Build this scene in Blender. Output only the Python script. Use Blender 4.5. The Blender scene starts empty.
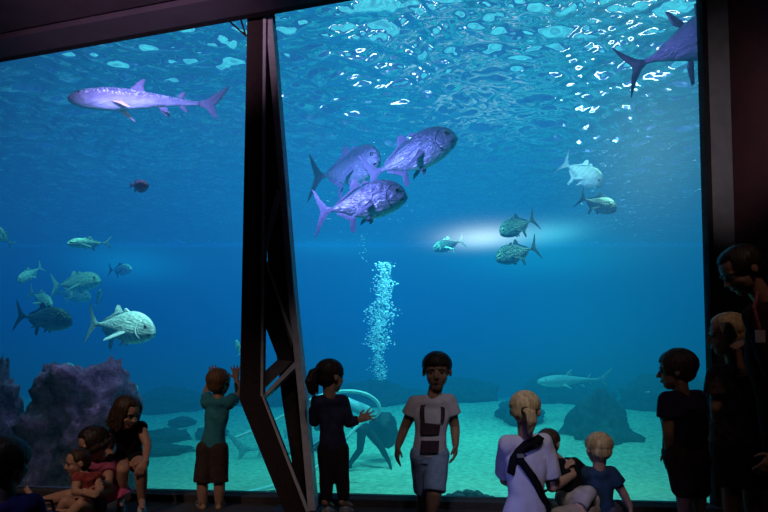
import bpy, math, random
import numpy as np
from mathutils import Vector, Matrix, noise

random.seed(7)
rng = np.random.default_rng(11)
COL = bpy.context.scene.collection
PENDING = []          # linked at the very end, so that remeshing stays quick
SC = bpy.context.scene
V = Vector

# ------------------------------------------------------------------ camera
F, CX, CY, PITCH = 600.0, 384.0, 354.0, math.radians(2.9)
CAM = V((0, 0, .87))
FWD = V((0, math.cos(PITCH), math.sin(PITCH)))
UPV = V((0, -math.sin(PITCH), math.cos(PITCH)))


def ray(px, py):
    return V((1, 0, 0)) * ((px - CX) / F) - UPV * ((py - CY) / F) + FWD


def at(px, py, Y):
    d = ray(px, py)
    return CAM + d * (Y / d.y)


def hit_z(px, py, z):
    d = ray(px, py)
    return CAM + d * ((z - CAM.z) / d.z)


def sstep(a, b, x):
    t = min(1, max(0, (x - a) / (b - a)))
    return t * t * (3 - 2 * t)


def sand_z(x, y):
    z = -.30 + .80 * sstep(8.2, 13.2, y + .10 * x)
    z += .05 * noise.noise(V((x * .5, y * .5, 3.1))) + .02 * noise.noise(V((x * 1.6, y * 1.6, 9)))
    return z


def on_sand(px, py):
    d = ray(px, py)
    t = 4.6
    while t < 16:
        p = CAM + d * (t / d.y)
        if p.z <= sand_z(p.x, p.y):
            return p
        t += .02
    return CAM + d * (14 / d.y)


cam = bpy.data.objects.new('camera', bpy.data.cameras.new('camera'))
COL.objects.link(cam)
cam.location = CAM
cam.rotation_euler = (math.pi / 2 + PITCH, 0, 0)
cam.data.sensor_width = 36
cam.data.lens = 36 * F / 768
cam.data.shift_y = (CY - 256) / 768
cam.data.clip_start = .05
SC.camera = cam


# ------------------------------------------------------------------ materials
def new_mat(name):
    m = bpy.data.materials.new(name)
    m.use_nodes = True
    nt = m.node_tree
    return m, nt, nt.nodes, nt.links, nt.nodes['Principled BSDF'], nt.nodes['Material Output']


def mat(name, c, c2=None, rough=.8, scale=20, bump=.0, metal=0.0, spec=.3, detail=4, stretch=None, emis=0, alpha=1.0):
    m, nt, N, L, b, out = new_mat(name)
    b.inputs['Roughness'].default_value = rough
    b.inputs['Metallic'].default_value = metal
    b.inputs['Specular IOR Level'].default_value = spec
    tc = N.new('ShaderNodeTexCoord')
    mp = N.new('ShaderNodeMapping')
    if stretch:
        mp.inputs['Scale'].default_value = stretch
    L.new(tc.outputs['Object'], mp.inputs['Vector'])
    nz = N.new('ShaderNodeTexNoise')
    nz.inputs['Scale'].default_value = scale
    nz.inputs['Detail'].default_value = detail
    L.new(mp.outputs[0], nz.inputs['Vector'])
    rp = N.new('ShaderNodeValToRGB')
    c2 = c2 or tuple(x * .7 for x in c)
    rp.color_ramp.elements[0].position = .35
    rp.color_ramp.elements[1].position = .65
    rp.color_ramp.elements[0].color = (*c2, 1)
    rp.color_ramp.elements[1].color = (*c, 1)
    L.new(nz.outputs['Fac'], rp.inputs['Fac'])
    L.new(rp.outputs['Color'], b.inputs['Base Color'])
    if emis:
        L.new(rp.outputs['Color'], b.inputs['Emission Color'])
        b.inputs['Emission Strength'].default_value = emis
    if alpha < 1:
        b.inputs['Alpha'].default_value = alpha
    if bump:
        bp = N.new('ShaderNodeBump')
        bp.inputs['Strength'].default_value = bump
        bp.inputs['Distance'].default_value = .02
        L.new(nz.outputs['Fac'], bp.inputs['Height'])
        L.new(bp.outputs['Normal'], b.inputs['Normal'])
    return m


def fish_mat(name, back, side, belly, rough=.35, metal=.3, spots=None, zs=.14, bars=0.0):
    """countershaded skin: dark back, pale flank, pale belly; optional pale spots over the back"""
    m, nt, N, L, b, out = new_mat(name)
    b.inputs['Roughness'].default_value = rough
    b.inputs['Metallic'].default_value = metal
    tc = N.new('ShaderNodeTexCoord')
    sp = N.new('ShaderNodeSeparateXYZ')
    L.new(tc.outputs['Object'], sp.inputs[0])
    mr = N.new('ShaderNodeMapRange')
    mr.inputs['From Min'].default_value = -zs
    mr.inputs['From Max'].default_value = zs
    L.new(sp.outputs['Z'], mr.inputs['Value'])
    nz = N.new('ShaderNodeTexNoise')
    nz.inputs['Scale'].default_value = 9
    nz.inputs['Detail'].default_value = 5
    L.new(tc.outputs['Object'], nz.inputs['Vector'])
    ad = N.new('ShaderNodeMath')
    ad.operation = 'MULTIPLY_ADD'
    ad.inputs[1].default_value = .6
    L.new(nz.outputs['Fac'], ad.inputs[0])
    sb = N.new('ShaderNodeMath')
    sb.operation = 'SUBTRACT'
    sb.inputs[1].default_value = .30
    L.new(mr.outputs[0], ad.inputs[2])
    L.new(ad.outputs[0], sb.inputs[0])
    rp = N.new('ShaderNodeValToRGB')
    e = rp.color_ramp.elements
    e[0].position = .1
    e[0].color = (*belly, 1)
    e[1].position = .93
    e[1].color = (*back, 1)
    k = e.new(.5)
    k.color = (*side, 1)
    L.new(sb.outputs[0], rp.inputs['Fac'])
    last = rp.outputs['Color']
    if bars:
        wv = N.new('ShaderNodeTexWave')
        wv.inputs['Scale'].default_value = 5
        wv.inputs['Distortion'].default_value = 4
        L.new(tc.outputs['Object'], wv.inputs['Vector'])
        mx = N.new('ShaderNodeMix')
        mx.data_type = 'RGBA'
        mx.blend_type = 'MULTIPLY'
        mx.inputs['Factor'].default_value = bars
        L.new(last, mx.inputs['A'])
        L.new(wv.outputs['Color'], mx.inputs['B'])
        last = mx.outputs['Result']
    if spots:
        vo = N.new('ShaderNodeTexVoronoi')
        vo.inputs['Scale'].default_value = 42
        L.new(tc.outputs['Object'], vo.inputs['Vector'])
        lt = N.new('ShaderNodeMapRange')
        lt.inputs['From Min'].default_value = .42
        lt.inputs['From Max'].default_value = .30
        L.new(vo.outputs['Distance'], lt.inputs['Value'])
        gate = N.new('ShaderNodeMapRange')
        gate.inputs['From Min'].default_value = .0
        gate.inputs['From Max'].default_value = .035
        L.new(sp.outputs['Z'], gate.inputs['Value'])
        ml = N.new('ShaderNodeMath')
        ml.operation = 'MULTIPLY'
        L.new(lt.outputs[0], ml.inputs[0])
        L.new(gate.outputs[0], ml.inputs[1])
        mx = N.new('ShaderNodeMix')
        mx.data_type = 'RGBA'
        L.new(ml.outputs[0], mx.inputs['Factor'])
        L.new(last, mx.inputs['A'])
        mx.inputs['B'].default_value = (*spots, 1)
        last = mx.outputs['Result']
    L.new(last, b.inputs['Base Color'])
    bp = N.new('ShaderNodeBump')
    bp.inputs['Strength'].default_value = .55
    bp.inputs['Distance'].default_value = .04
    st = N.new('ShaderNodeTexNoise')
    st.inputs['Scale'].default_value = 12
    st.inputs['Detail'].default_value = 8
    st.inputs['Distortion'].default_value = 1.2
    mp = N.new('ShaderNodeMapping')
    mp.inputs['Scale'].default_value = (1, 1, 2.6)
    L.new(tc.outputs['Object'], mp.inputs['Vector'])
    L.new(mp.outputs[0], st.inputs['Vector'])
    L.new(st.outputs['Fac'], bp.inputs['Height'])
    L.new(bp.outputs['Normal'], b.inputs['Normal'])
    return m


# ------------------------------------------------------------------ mesh builder
def frame(d):
    d = d.normalized()
    a = V((0, 0, 1)) if abs(d.z) < .9 else V((1, 0, 0))
    s = d.cross(a).normalized()
    return s, s.cross(d).normalized()


class MB:
    def __init__(s):
        s.v = []
        s.f = []

    def rings(s, rings, closed_caps=True):
        n = len(rings[0])
        b = len(s.v)
        for r in rings:
            s.v.extend(tuple(p) for p in r)
        for i in range(len(rings) - 1):
            for j in range(n):
                k = (j + 1) % n
                s.f.append((b + i * n + j, b + i * n + k, b + (i + 1) * n + k, b + (i + 1) * n + j))
        if closed_caps:
            for i, flip in ((0, True), (len(rings) - 1, False)):
                c = V((0, 0, 0))
                for p in rings[i]:
                    c += V(p)
                c /= n
                ci = len(s.v)
                s.v.append(tuple(c))
                for j in range(n):
                    k = (j + 1) % n
                    t = (b + i * n + j, b + i * n + k, ci)
                    s.f.append(t[::-1] if flip else t)
        return s

    def cap(s, p0, r0, p1, r1, n=10):
        p0, p1 = V(p0), V(p1)
        d = p1 - p0
        if d.length < 1e-6:
            return s.ell(p0, (r0, r0, r0))
        d.normalize()
        a, b = frame(d)
        R = []
        for ang in (-80, -50, -22):
            t = math.radians(ang)
            R.append((p0 + d * r0 * math.sin(t), r0 * math.cos(t)))
        R.append((p0, r0))
        R.append((p1, r1))
        for ang in (22, 50, 80):
            t = math.radians(ang)
            R.append((p1 + d * r1 * math.sin(t), r1 * math.cos(t)))
        return s.rings([[c + (a * math.cos(2 * math.pi * j / n) + b * math.sin(2 * math.pi * j / n)) * r for j in range(n)] for c, r in R])

    def chain(s, pts, n=10):
        for (p0, r0), (p1, r1) in zip(pts, pts[1:]):
            s.cap(p0, r0, p1, r1, n)
        return s

    def tube(s, p0, r0, p1, r1, n=18, steps=4):
        """flat ended"""
        p0, p1 = V(p0), V(p1)
        a, b = frame(p1 - p0)
        R = []
        for i in range(steps + 1):
            t = i / steps
            c, r = p0.lerp(p1, t), r0 + (r1 - r0) * t
            R.append([c + (a * math.cos(2 * math.pi * j / n) + b * math.sin(2 * math.pi * j / n)) * r for j in range(n)])
        return s.rings(R)

    def ell(s, c, r, M=None, nu=16, nv=10):
        c = V(c)
        M = M or Matrix.Identity(3)
        R = []
        for i in range(1, nv):
            t = math.pi * i / nv
            R.append([c + M @ V((r[0] * math.sin(t) * math.cos(2 * math.pi * j / nu), r[1] * math.sin(t) * math.sin(2 * math.pi * j / nu), -r[2] * math.cos(t))) for j in range(nu)])
        return s.rings(R)

    def loft(s, rr, n=24, e=2.4):
        """rr: (centre, side vector, front vector)"""
        R = []
        for c, a, b in rr:
            ring = []
            for j in range(n):
                t = 2 * math.pi * j / n
                ct, st = math.cos(t), math.sin(t)
                k = (abs(ct) ** e + abs(st) ** e) ** (-1 / e)
                ring.append(V(c) + V(a) * ct * k + V(b) * st * k)
            R.append(ring)
        return s.rings(R)

    def box(s, lo, hi):
        b = len(s.v)
        for z in (lo[2], hi[2]):
            for x, y in ((lo[0], lo[1]), (hi[0], lo[1]), (hi[0], hi[1]), (lo[0], hi[1])):
                s.v.append((x, y, z))
        for q in ((3, 2, 1, 0), (4, 5, 6, 7), (0, 1, 5, 4), (1, 2, 6, 5), (2, 3, 7, 6), (3, 0, 4, 7)):
            s.f.append(tuple(b + i for i in q))
        return s

    def prism(s, pts, off):
        """pts: coplanar polygon, extruded by off"""
        off = V(off)
        b = len(s.v)
        n = len(pts)
        s.v.extend(tuple(V(p)) for p in pts)
        s.v.extend(tuple(V(p) + off) for p in pts)
        s.f.append(tuple(b + i for i in range(n))[::-1])
        s.f.append(tuple(b + n + i for i in range(n)))
        for i in range(n):
            k = (i + 1) % n
            s.f.append((b + i, b + k, b + n + k, b + n + i))
        return s

    def mesh(s, name):
        me = bpy.data.meshes.new(name)
        me.from_pydata(s.v, [], s.f)
        me.validate()
        return me


def recalc(me):
    import bmesh
    bm = bmesh.new()
    bm.from_mesh(me)
    bmesh.ops.recalc_face_normals(bm, faces=bm.faces)
    bm.to_mesh(me)
    bm.free()


def put(name, me, m, parent=None, base=None, smooth=True):
    """link a mesh (given in world, or base-relative, coordinates) as one object"""
    if base is not None:
        me.transform(Matrix.Translation(-V(base)))
    me.materials.clear()
    me.materials.append(m)
    me.polygons.foreach_set('use_smooth', [smooth] * len(me.polygons))
    o = bpy.data.objects.new(name, me)
    PENDING.append(o)
    if parent is not None:
        o.parent = parent
    elif base is not None:
        o.location = base
    return o


def fuse(mb, name, voxel, smooth=2, wob=0.0, wscale=14, seed=0.0):
    """voxel-remesh overlapping closed shapes into one continuous surface"""
    me = mb.mesh(name)
    recalc(me)
    o = bpy.data.objects.new('fuse_tmp', me)
    COL.objects.link(o)
    r = o.modifiers.new('r', 'REMESH')
    r.mode = 'VOXEL'
    r.voxel_size = voxel
    r.adaptivity = 0
    if smooth:
        sm = o.modifiers.new('s', 'SMOOTH')
        sm.factor = .5
        sm.iterations = smooth
    dg = bpy.context.evaluated_depsgraph_get()
    out = bpy.data.meshes.new_from_object(o.evaluated_get(dg))
    bpy.data.objects.remove(o)
    bpy.data.meshes.remove(me)
    out.name = name
    if wob:
        nv = len(out.vertices)
        co, no = np.empty(nv * 3, np.float32), np.empty(nv * 3, np.float32)
        out.vertices.foreach_get('co', co)
        out.vertex_normals.foreach_get('vector', no)
        co, no = co.reshape(-1, 3), no.reshape(-1, 3)
        k = np.array([noise.noise(V((x * wscale, y * wscale, z * .6 * wscale + seed))) for x, y, z in co.tolist()], np.float32)
        out.vertices.foreach_set('co', (co + no * (k * wob)[:, None]).ravel())
        out.update()
    return out


def tag(o, label, cat, group=None):
    o['label'] = label
    o['category'] = cat
    if group:
        o['group'] = group
    return o


def struct(o, kind='structure'):
    o['kind'] = kind
    return o


def empty(name, loc):
    o = bpy.data.objects.new(name, None)
    o.empty_display_size = .1
    PENDING.append(o)
    o.location = loc
    return o


# ------------------------------------------------------------------ the room
SILL = .05
G0, G1 = hit_z(0, 487, SILL), hit_z(768, 506, SILL)


def glass_y(x):
    return G0.y + (G1.y - G0.y) * (x - G0.x) / (G1.x - G0.x)


ZS = 4.9          # water surface
XR = 2.25          # right end of the pane
JY = glass_y(XR)
M_carpet = mat('dark_carpet', (.075, .07, .075), (.045, .042, .045), rough=.95, scale=90, bump=.4)
M_ceiling = mat('ceiling_paint', (.05, .036, .05), (.04, .028, .04), rough=.9, scale=6, bump=.1)
M_wall = mat('dark_wall_paint', (.08, .02, .028), (.06, .016, .022), rough=.95, scale=8, bump=.1)
M_jamb = mat('grey_column_paint', (.16, .14, .15), (.13, .115, .125), rough=.85, scale=12, bump=.1)
M_black = mat('black_gasket', (.012, .008, .01), rough=.8)
M_header = mat('header_paint', (.075, .06, .085), (.06, .048, .07), rough=.85, scale=5, bump=.1)

me = MB().prism([(-7, -4, -.1), (4, -4, -.1), (4, glass_y(4) - .02, -.1), (-7, glass_y(-7) - .02, -.1)], (0, 0, .1)).mesh('floor')
struct(put('floor', me, M_carpet, smooth=False))
me = MB().prism([(-7, glass_y(-7) - .14, 0.0), (XR, glass_y(XR) - .14, 0.0), (XR, glass_y(XR) + .1, 0.0), (-7, glass_y(-7) + .1, 0.0)], (0, 0, SILL)).mesh('trim_sill')
struct(put('trim_sill', me, M_carpet, smooth=False))
me = MB().box((-7.2, -4.2, -.1), (4, -4, 3.6)).mesh('wall_back')
struct(put('wall_back', me, M_wall, smooth=False))
me = MB().box((-7.2, -4, -.1), (-7, 5.2, 3.6)).mesh('wall_left')
struct(put('wall_left', me, M_wall, smooth=False))
RW = 2.43
me = MB().box((RW, -4, -.1), (RW + .3, JY + .3, 6)).mesh('wall_right')
struct(put('wall_right', me, M_wall, smooth=False))
# grey column closing the window on the right, with a black gasket beside the pane
me = MB().box((XR + .03, JY - .035, 0.0), (RW - .001, JY + .04, 7.6)).mesh('trim_column')
struct(put('trim_column', me, M_jamb, smooth=False))
me = MB().box((XR - .005, JY - .04, 0.0), (XR + .029, JY + .04, 7.6)).mesh('trim_gasket')
struct(put('trim_gasket', me, M_black, smooth=False))
# header beam over the window; its camera-side face is lit a little
HZ_ = 3.40
h0, h1 = hit_z(0, 62.5, HZ_), hit_z(355, 0, HZ_)
hd = (h1 - h0).normalized()
hn = V((-hd.y, hd.x, 0)).normalized()
if hn.y < 0:
    hn = -hn
a, b = h0 - hd * 4, h0 + hd * 5.8
me = MB().prism([a - hn * .25, b - hn * .25, b - hn * .05, a - hn * .05], (0, 0, .5)).mesh('trim_header')
struct(put('trim_header', me, M_header, smooth=False))
me = MB().prism([a - hn * .05, b - hn * .05, b, a], (0, 0, .3)).mesh('trim_header_edge')
struct(put('trim_header_edge', me, M_black, smooth=False))
# ceiling of large panels with open seams, one mesh
mb = MB()
for i in range(7):
    for j in range(8):
        w0, w1 = -.29 - i * 1.25, -.29 - i * 1.25 - 1.235
        l0, l1 = -4 + j * 1.28, -4 + j * 1.28 + 1.265
        p = [h0 + hd * l0 + hn * w1, h0 + hd * l1 + hn * w1, h0 + hd * l1 + hn * w0, h0 + hd * l0 + hn * w0]
        mb.prism([(q.x, q.y, 3.42) for q in p], (0, 0, .03))
e0, e1 = h0 - hd * 5.6, h0 + hd * 6.4
mb.prism([(e0.x, -6, 3.455), (e1.x, -6, 3.455), (e1.x, e1.y - .27, 3.455), (e0.x, e0.y - .27, 3.455)], (0, 0, .1))
struct(put('ceiling', mb.mesh('ceiling'), M_ceiling, smooth=False))
# closing wall above the window opening
me = MB().prism([(-9, glass_y(-9) - .05, 3.95), (XR, JY - .05, 3.95), (XR, JY + .15, 3.95), (-9, glass_y(-9) + .15, 3.95)], (0, 0, 4)).mesh('wall_front')
struct(put('wall_front', me, M_black, smooth=False))

# acrylic pane
m, nt, N, L, bs, out = new_mat('acrylic_pane')
N.remove(bs)
tr = N.new('ShaderNodeBsdfTransparent')
tr.inputs['Color'].default_value = (.97, .985, .99, 1)
gl = N.new('ShaderNodeBsdfGlossy')
gl.inputs['Roughness'].default_value = .04
fr = N.new('ShaderNodeFresnel')
fr.inputs['IOR'].default_value = 1.35
mx = N.new('ShaderNodeMixShader')
L.new(fr.outputs[0], mx.inputs[0])
L.new(tr.outputs[0], mx.inputs[1])
L.new(gl.outputs[0], mx.inputs[2])
L.new(mx.outputs[0], out.inputs['Surface'])
me = MB().prism([(-7, glass_y(-7), SILL), (XR, glass_y(XR), SILL), (XR, glass_y(XR), 3.95), (-7, glass_y(-7), 3.95)], (0, .03, 0)).mesh('window_1')
struct(put('window_1', me, m, smooth=False))

# ------------------------------------------------------------------ the tank
TX0, TX1, TY1 = -11.5, 10.5, 17.0
M_tank = mat('tank_wall_paint', (.02, .10, .17), (.015, .07, .13), rough=.9, scale=2)
M_hall = mat('hall_wall_paint', (.34, .42, .80), (.20, .26, .62), rough=.9, scale=.8)
for z0, z1, mm, nm in ((-1, ZS - .1, M_tank, 'tank'), (ZS - .1, 8.2, M_hall, 'hall')):
    struct(put('wall_%s_back' % nm, MB().box((TX0 - .2, TY1, z0), (TX1 + .2, TY1 + .2, z1)).mesh('wtb'), mm, smooth=False))
    struct(put('wall_%s_left' % nm, MB().box((TX0 - .2, 4.5, z0), (TX0, TY1, z1)).mesh('wtl'), mm, smooth=False))
    struct(put('wall_%s_right' % nm, MB().box((TX1, 3, z0), (TX1 + .2, TY1, z1)).mesh('wtr'), mm, smooth=False))
# sand bed
nx, ny = 240, 170
xs, ys = np.linspace(TX0, TX1, nx), np.linspace(3.6, TY1, ny)
vs = []
for y in ys:
    for x in xs:
        yy = max(y, glass_y(min(x, XR)) + .12 if x < XR + .3 else y)
        vs.append((x, yy, sand_z(x, yy) + .012 * math.sin(9 * yy + 2.5 * noise.noise(V((x, yy, 0)))) * noise.noise(V((x * .7, yy * .7, 5)))))
fs = [(j * nx + i, j * nx + i + 1, (j + 1) * nx + i + 1, (j + 1) * nx + i) for j in range(ny - 1) for i in range(nx - 1)]
me = bpy.data.meshes.new('floor_sand')
me.from_pydata(vs, [], fs)
M_sand = mat('pale_sand', (.60, .64, .47), (.36, .41, .30), rough=.95, scale=14, bump=.7, detail=10)
struct(put('floor_sand', me, M_sand))

# water surface: wind ripples as real geometry, refracting the light hall above
x0, x1, y0, y1 = TX0, TX1, 3.8, TY1
nx, ny = 960, 620
X, Yg = np.meshgrid(np.linspace(x0, x1, nx), np.linspace(y0, y1, ny))
wx = X + .12 * np.sin(1.7 * Yg + .6 * X) + .08 * np.sin(2.9 * X - 1.1 * Yg)
wy = Yg + .10 * np.sin(1.3 * X - .8 * Yg) + .07 * np.sin(3.1 * Yg + 1.9 * X)
H = np.zeros_like(X)
for k in range(90):
    lam = .075 * (9.0 ** rng.random())
    th = rng.normal(math.pi / 2, .5)
    sl = .082 * (lam / .5) ** .08
    kk = 2 * math.pi / lam
    H += sl / kk * np.sin(kk * (wx * math.cos(th) + wy * math.sin(th)) + rng.random() * 7)
co = np.stack([X, Yg, ZS + H], -1).reshape(-1, 3)
idx = np.arange(nx * ny).reshape(ny, nx)
fc = np.stack([idx[:-1, :-1], idx[:-1, 1:], idx[1:, 1:], idx[1:, :-1]], -1).reshape(-1, 4)
me = bpy.data.meshes.new('water_surface')
me.vertices.add(nx * ny)
me.vertices.foreach_set('co', co.ravel())
nf = len(fc)
me.loops.add(nf * 4)
me.loops.foreach_set('vertex_index', fc.ravel().astype(np.int32))
me.polygons.add(nf)
me.polygons.foreach_set('loop_start', np.arange(0, nf * 4, 4, dtype=np.int32))
me.update(calc_edges=True)
m, nt, N, L, bs, out = new_mat('water_surface')
N.remove(bs)
g = N.new('ShaderNodeBsdfGlass')
g.inputs['IOR'].default_value = 1.33
g.inputs['Roughness'].default_value = .0
L.new(g.outputs[0], out.inputs['Surface'])
struct(put('water_surface', me, m))

# light hall above the tank (seen only through the surface)
def emit(name, c, s, varied=False):
    m, nt, N, L, bs, out = new_mat(name)
    N.remove(bs)
    e = N.new('ShaderNodeEmission')
    e.inputs['Color'].default_value = (*c, 1)
    e.inputs['Strength'].default_value = s
    if varied:
        tc = N.new('ShaderNodeTexCoord')
        nz = N.new('ShaderNodeTexNoise')
        nz.inputs['Scale'].default_value = 1.1
        rp = N.new('ShaderNodeValToRGB')
        rp.color_ramp.elements[0].position = .38
        rp.color_ramp.elements[1].position = .62
        rp.color_ramp.elements[0].color = (c[0] * .6, c[1] * .5, c[2] * .65, 1)
        rp.color_ramp.elements[1].color = (*c, 1)
        L.new(tc.outputs['Object'], nz.inputs['Vector'])
        L.new(nz.outputs['Fac'], rp.inputs['Fac'])
        L.new(rp.outputs['Color'], e.inputs['Color'])
    L.new(e.outputs[0], out.inputs['Surface'])
    return m


M_sky = emit('skylight_panel', (.12, .80, .90), 1.15, True)
struct(put('ceiling_skylight', MB().box((TX0, 3.8, 8.2), (TX1, TY1, 8.3)).mesh('sky'), M_sky, smooth=False))
M_lampface = emit('lamp_face', (1, .93, .85), 9)
for (lx, lz, w, hgt) in ((-1.2, 6.9, .3, .10), (.3, 7.1, .25, .10), (6.9, 6.6, .7, .14), (8.2, 7.2, .7, .14)):
    struct(put('wall_lamp', MB().box((lx - w, TY1 - .25, lz - hgt), (lx + w, TY1 - .1, lz + hgt)).mesh('lamp'), M_lampface, smooth=False))

# the water body: absorbing; blue haze glow and pools of light put in as emission
m, nt, N, L, bs, out = new_mat('tank_water')
N.remove(bs)
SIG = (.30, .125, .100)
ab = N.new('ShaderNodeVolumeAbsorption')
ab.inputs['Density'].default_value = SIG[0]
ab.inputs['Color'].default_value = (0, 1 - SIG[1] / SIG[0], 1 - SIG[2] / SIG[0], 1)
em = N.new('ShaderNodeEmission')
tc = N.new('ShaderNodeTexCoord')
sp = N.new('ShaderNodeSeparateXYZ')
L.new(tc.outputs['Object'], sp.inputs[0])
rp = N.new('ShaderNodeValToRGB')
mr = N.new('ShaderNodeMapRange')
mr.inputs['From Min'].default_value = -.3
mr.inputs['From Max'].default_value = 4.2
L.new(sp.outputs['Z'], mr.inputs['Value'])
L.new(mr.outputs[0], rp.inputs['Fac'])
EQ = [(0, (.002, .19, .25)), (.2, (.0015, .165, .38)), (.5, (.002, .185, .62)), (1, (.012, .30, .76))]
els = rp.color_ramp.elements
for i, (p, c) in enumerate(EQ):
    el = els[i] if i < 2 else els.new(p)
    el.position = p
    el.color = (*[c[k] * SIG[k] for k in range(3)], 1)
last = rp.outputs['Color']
# light falloff toward both ends, put into the emission colour
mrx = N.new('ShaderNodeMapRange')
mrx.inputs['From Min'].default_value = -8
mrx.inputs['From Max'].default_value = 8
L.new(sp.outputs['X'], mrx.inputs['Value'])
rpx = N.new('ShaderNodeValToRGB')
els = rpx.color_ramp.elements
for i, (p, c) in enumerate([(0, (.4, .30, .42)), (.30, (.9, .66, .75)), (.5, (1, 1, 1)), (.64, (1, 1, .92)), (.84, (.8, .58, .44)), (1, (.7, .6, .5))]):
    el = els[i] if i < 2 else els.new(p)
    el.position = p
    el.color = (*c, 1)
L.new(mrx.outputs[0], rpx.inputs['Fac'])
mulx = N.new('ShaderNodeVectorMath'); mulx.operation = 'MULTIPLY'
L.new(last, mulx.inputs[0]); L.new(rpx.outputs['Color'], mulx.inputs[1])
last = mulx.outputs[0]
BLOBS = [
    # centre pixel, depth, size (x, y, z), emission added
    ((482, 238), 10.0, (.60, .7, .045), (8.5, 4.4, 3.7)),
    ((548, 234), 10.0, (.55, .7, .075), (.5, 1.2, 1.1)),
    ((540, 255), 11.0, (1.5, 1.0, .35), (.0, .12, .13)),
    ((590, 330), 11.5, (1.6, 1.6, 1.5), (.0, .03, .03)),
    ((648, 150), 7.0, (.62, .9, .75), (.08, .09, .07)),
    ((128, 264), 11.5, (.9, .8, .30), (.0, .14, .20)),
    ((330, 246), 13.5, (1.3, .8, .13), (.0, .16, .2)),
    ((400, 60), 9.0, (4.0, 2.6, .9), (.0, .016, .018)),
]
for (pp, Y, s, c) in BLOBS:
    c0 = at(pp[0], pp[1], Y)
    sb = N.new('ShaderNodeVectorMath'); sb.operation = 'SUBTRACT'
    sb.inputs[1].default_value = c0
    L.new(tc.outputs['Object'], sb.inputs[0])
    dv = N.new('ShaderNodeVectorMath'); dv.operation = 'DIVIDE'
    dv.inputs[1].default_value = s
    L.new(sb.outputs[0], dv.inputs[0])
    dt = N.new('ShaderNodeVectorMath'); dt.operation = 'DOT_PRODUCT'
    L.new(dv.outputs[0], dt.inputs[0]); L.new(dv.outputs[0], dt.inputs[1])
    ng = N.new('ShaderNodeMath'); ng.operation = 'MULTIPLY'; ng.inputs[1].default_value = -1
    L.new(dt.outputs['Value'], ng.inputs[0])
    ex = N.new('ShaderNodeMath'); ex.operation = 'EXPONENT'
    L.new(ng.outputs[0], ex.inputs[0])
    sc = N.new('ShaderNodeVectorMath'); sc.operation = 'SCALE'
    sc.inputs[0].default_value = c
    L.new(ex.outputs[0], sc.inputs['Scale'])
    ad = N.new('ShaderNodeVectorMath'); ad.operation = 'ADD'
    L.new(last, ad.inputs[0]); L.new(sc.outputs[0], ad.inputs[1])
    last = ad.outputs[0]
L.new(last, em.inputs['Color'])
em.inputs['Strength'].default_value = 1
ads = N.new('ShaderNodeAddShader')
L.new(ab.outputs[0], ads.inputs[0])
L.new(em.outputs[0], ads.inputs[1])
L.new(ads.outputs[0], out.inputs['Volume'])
try:
    m.cycles.volume_step_rate = .25
except Exception:
    pass
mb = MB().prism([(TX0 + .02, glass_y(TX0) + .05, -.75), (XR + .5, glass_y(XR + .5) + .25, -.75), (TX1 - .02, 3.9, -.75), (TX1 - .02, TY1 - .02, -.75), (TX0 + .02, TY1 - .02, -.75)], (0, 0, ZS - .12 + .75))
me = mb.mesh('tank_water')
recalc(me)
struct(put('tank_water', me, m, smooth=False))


# ------------------------------------------------------------------ rocks
def rock(name, label, c, r, m, seed, cat='rock', jag=.35, freq=1.6, lo=None, group=None, top=None, peak=0):
    """c: base centre on the ground, r: half sizes; layered, pitted lump"""
    import bmesh
    bm = bmesh.new()
    bmesh.ops.create_icosphere(bm, subdivisions=5 if max(r) > .35 else 4, radius=1)
    s = V((seed * 3.7, seed * 1.3, seed * 2.1))
    for v in bm.verts:
        d = v.co.normalized()
        k = 1 + jag * noise.noise(d * freq + s) + jag * .55 * noise.noise(d * freq * 2.6 + s) + jag * .3 * noise.noise(d * freq * 6 + s) + jag * .14 * noise.noise(d * freq * 14 + s)
        e = d * k
        if top:   # squarer block
            q = max(abs(e.x), abs(e.y), abs(e.z) * .9)
            e = e.lerp(e / max(q, .01) * k * .85, top)
        if peak:
            kk = max(.12, 1 - max(0, e.z) * peak)
            e = V((e.x * kk + .12 * max(0, e.z), e.y * kk, e.z))
        v.co = V((e.x * r[0], e.y * r[1], e.z * r[2]))
    me = bpy.data.meshes.new(name)
    bm.to_mesh(me)
    bm.free()
    o = put(name, me, m)
    o.location = c
    tag(o, label, cat, group)
    return o


def rock_mat(name, c, c2, c3):
    m, nt, N, L, b, out = new_mat(name)
    b.inputs['Roughness'].default_value = .9
    tc = N.new('ShaderNodeTexCoord')
    nz = N.new('ShaderNodeTexNoise')
    nz.inputs['Scale'].default_value = 7
    nz.inputs['Detail'].default_value = 9
    nz.inputs['Roughness'].default_value = .7
    L.new(tc.outputs['Object'], nz.inputs['Vector'])
    rp = N.new('ShaderNodeValToRGB')
    e = rp.color_ramp.elements
    e[0].position, e[0].color = .38, (*c2, 1)
    e[1].position, e[1].color = .6, (*c, 1)
    k = e.new(.72)
    k.color = (*c3, 1)
    L.new(nz.outputs['Fac'], rp.inputs['Fac'])
    L.new(rp.outputs['Color'], b.inputs['Base Color'])
    bp = N.new('ShaderNodeBump')
    bp.inputs['Strength'].default_value = 1
    bp.inputs['Distance'].default_value = .05
    L.new(nz.outputs['Fac'], bp.inputs['Height'])
    L.new(bp.outputs['Normal'], b.inputs['Normal'])
    return m


M_coral = rock_mat('coral_rock', (.22, .16, .19), (.05, .035, .05), (.65, .48, .55))
M_reef = rock_mat('reef_rock', (.05, .06, .06), (.02, .025, .03), (.10, .11, .10))
M_cobble = rock_mat('cobble', (.14, .13, .17), (.05, .05, .07), (.22, .2, .24))

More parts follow.
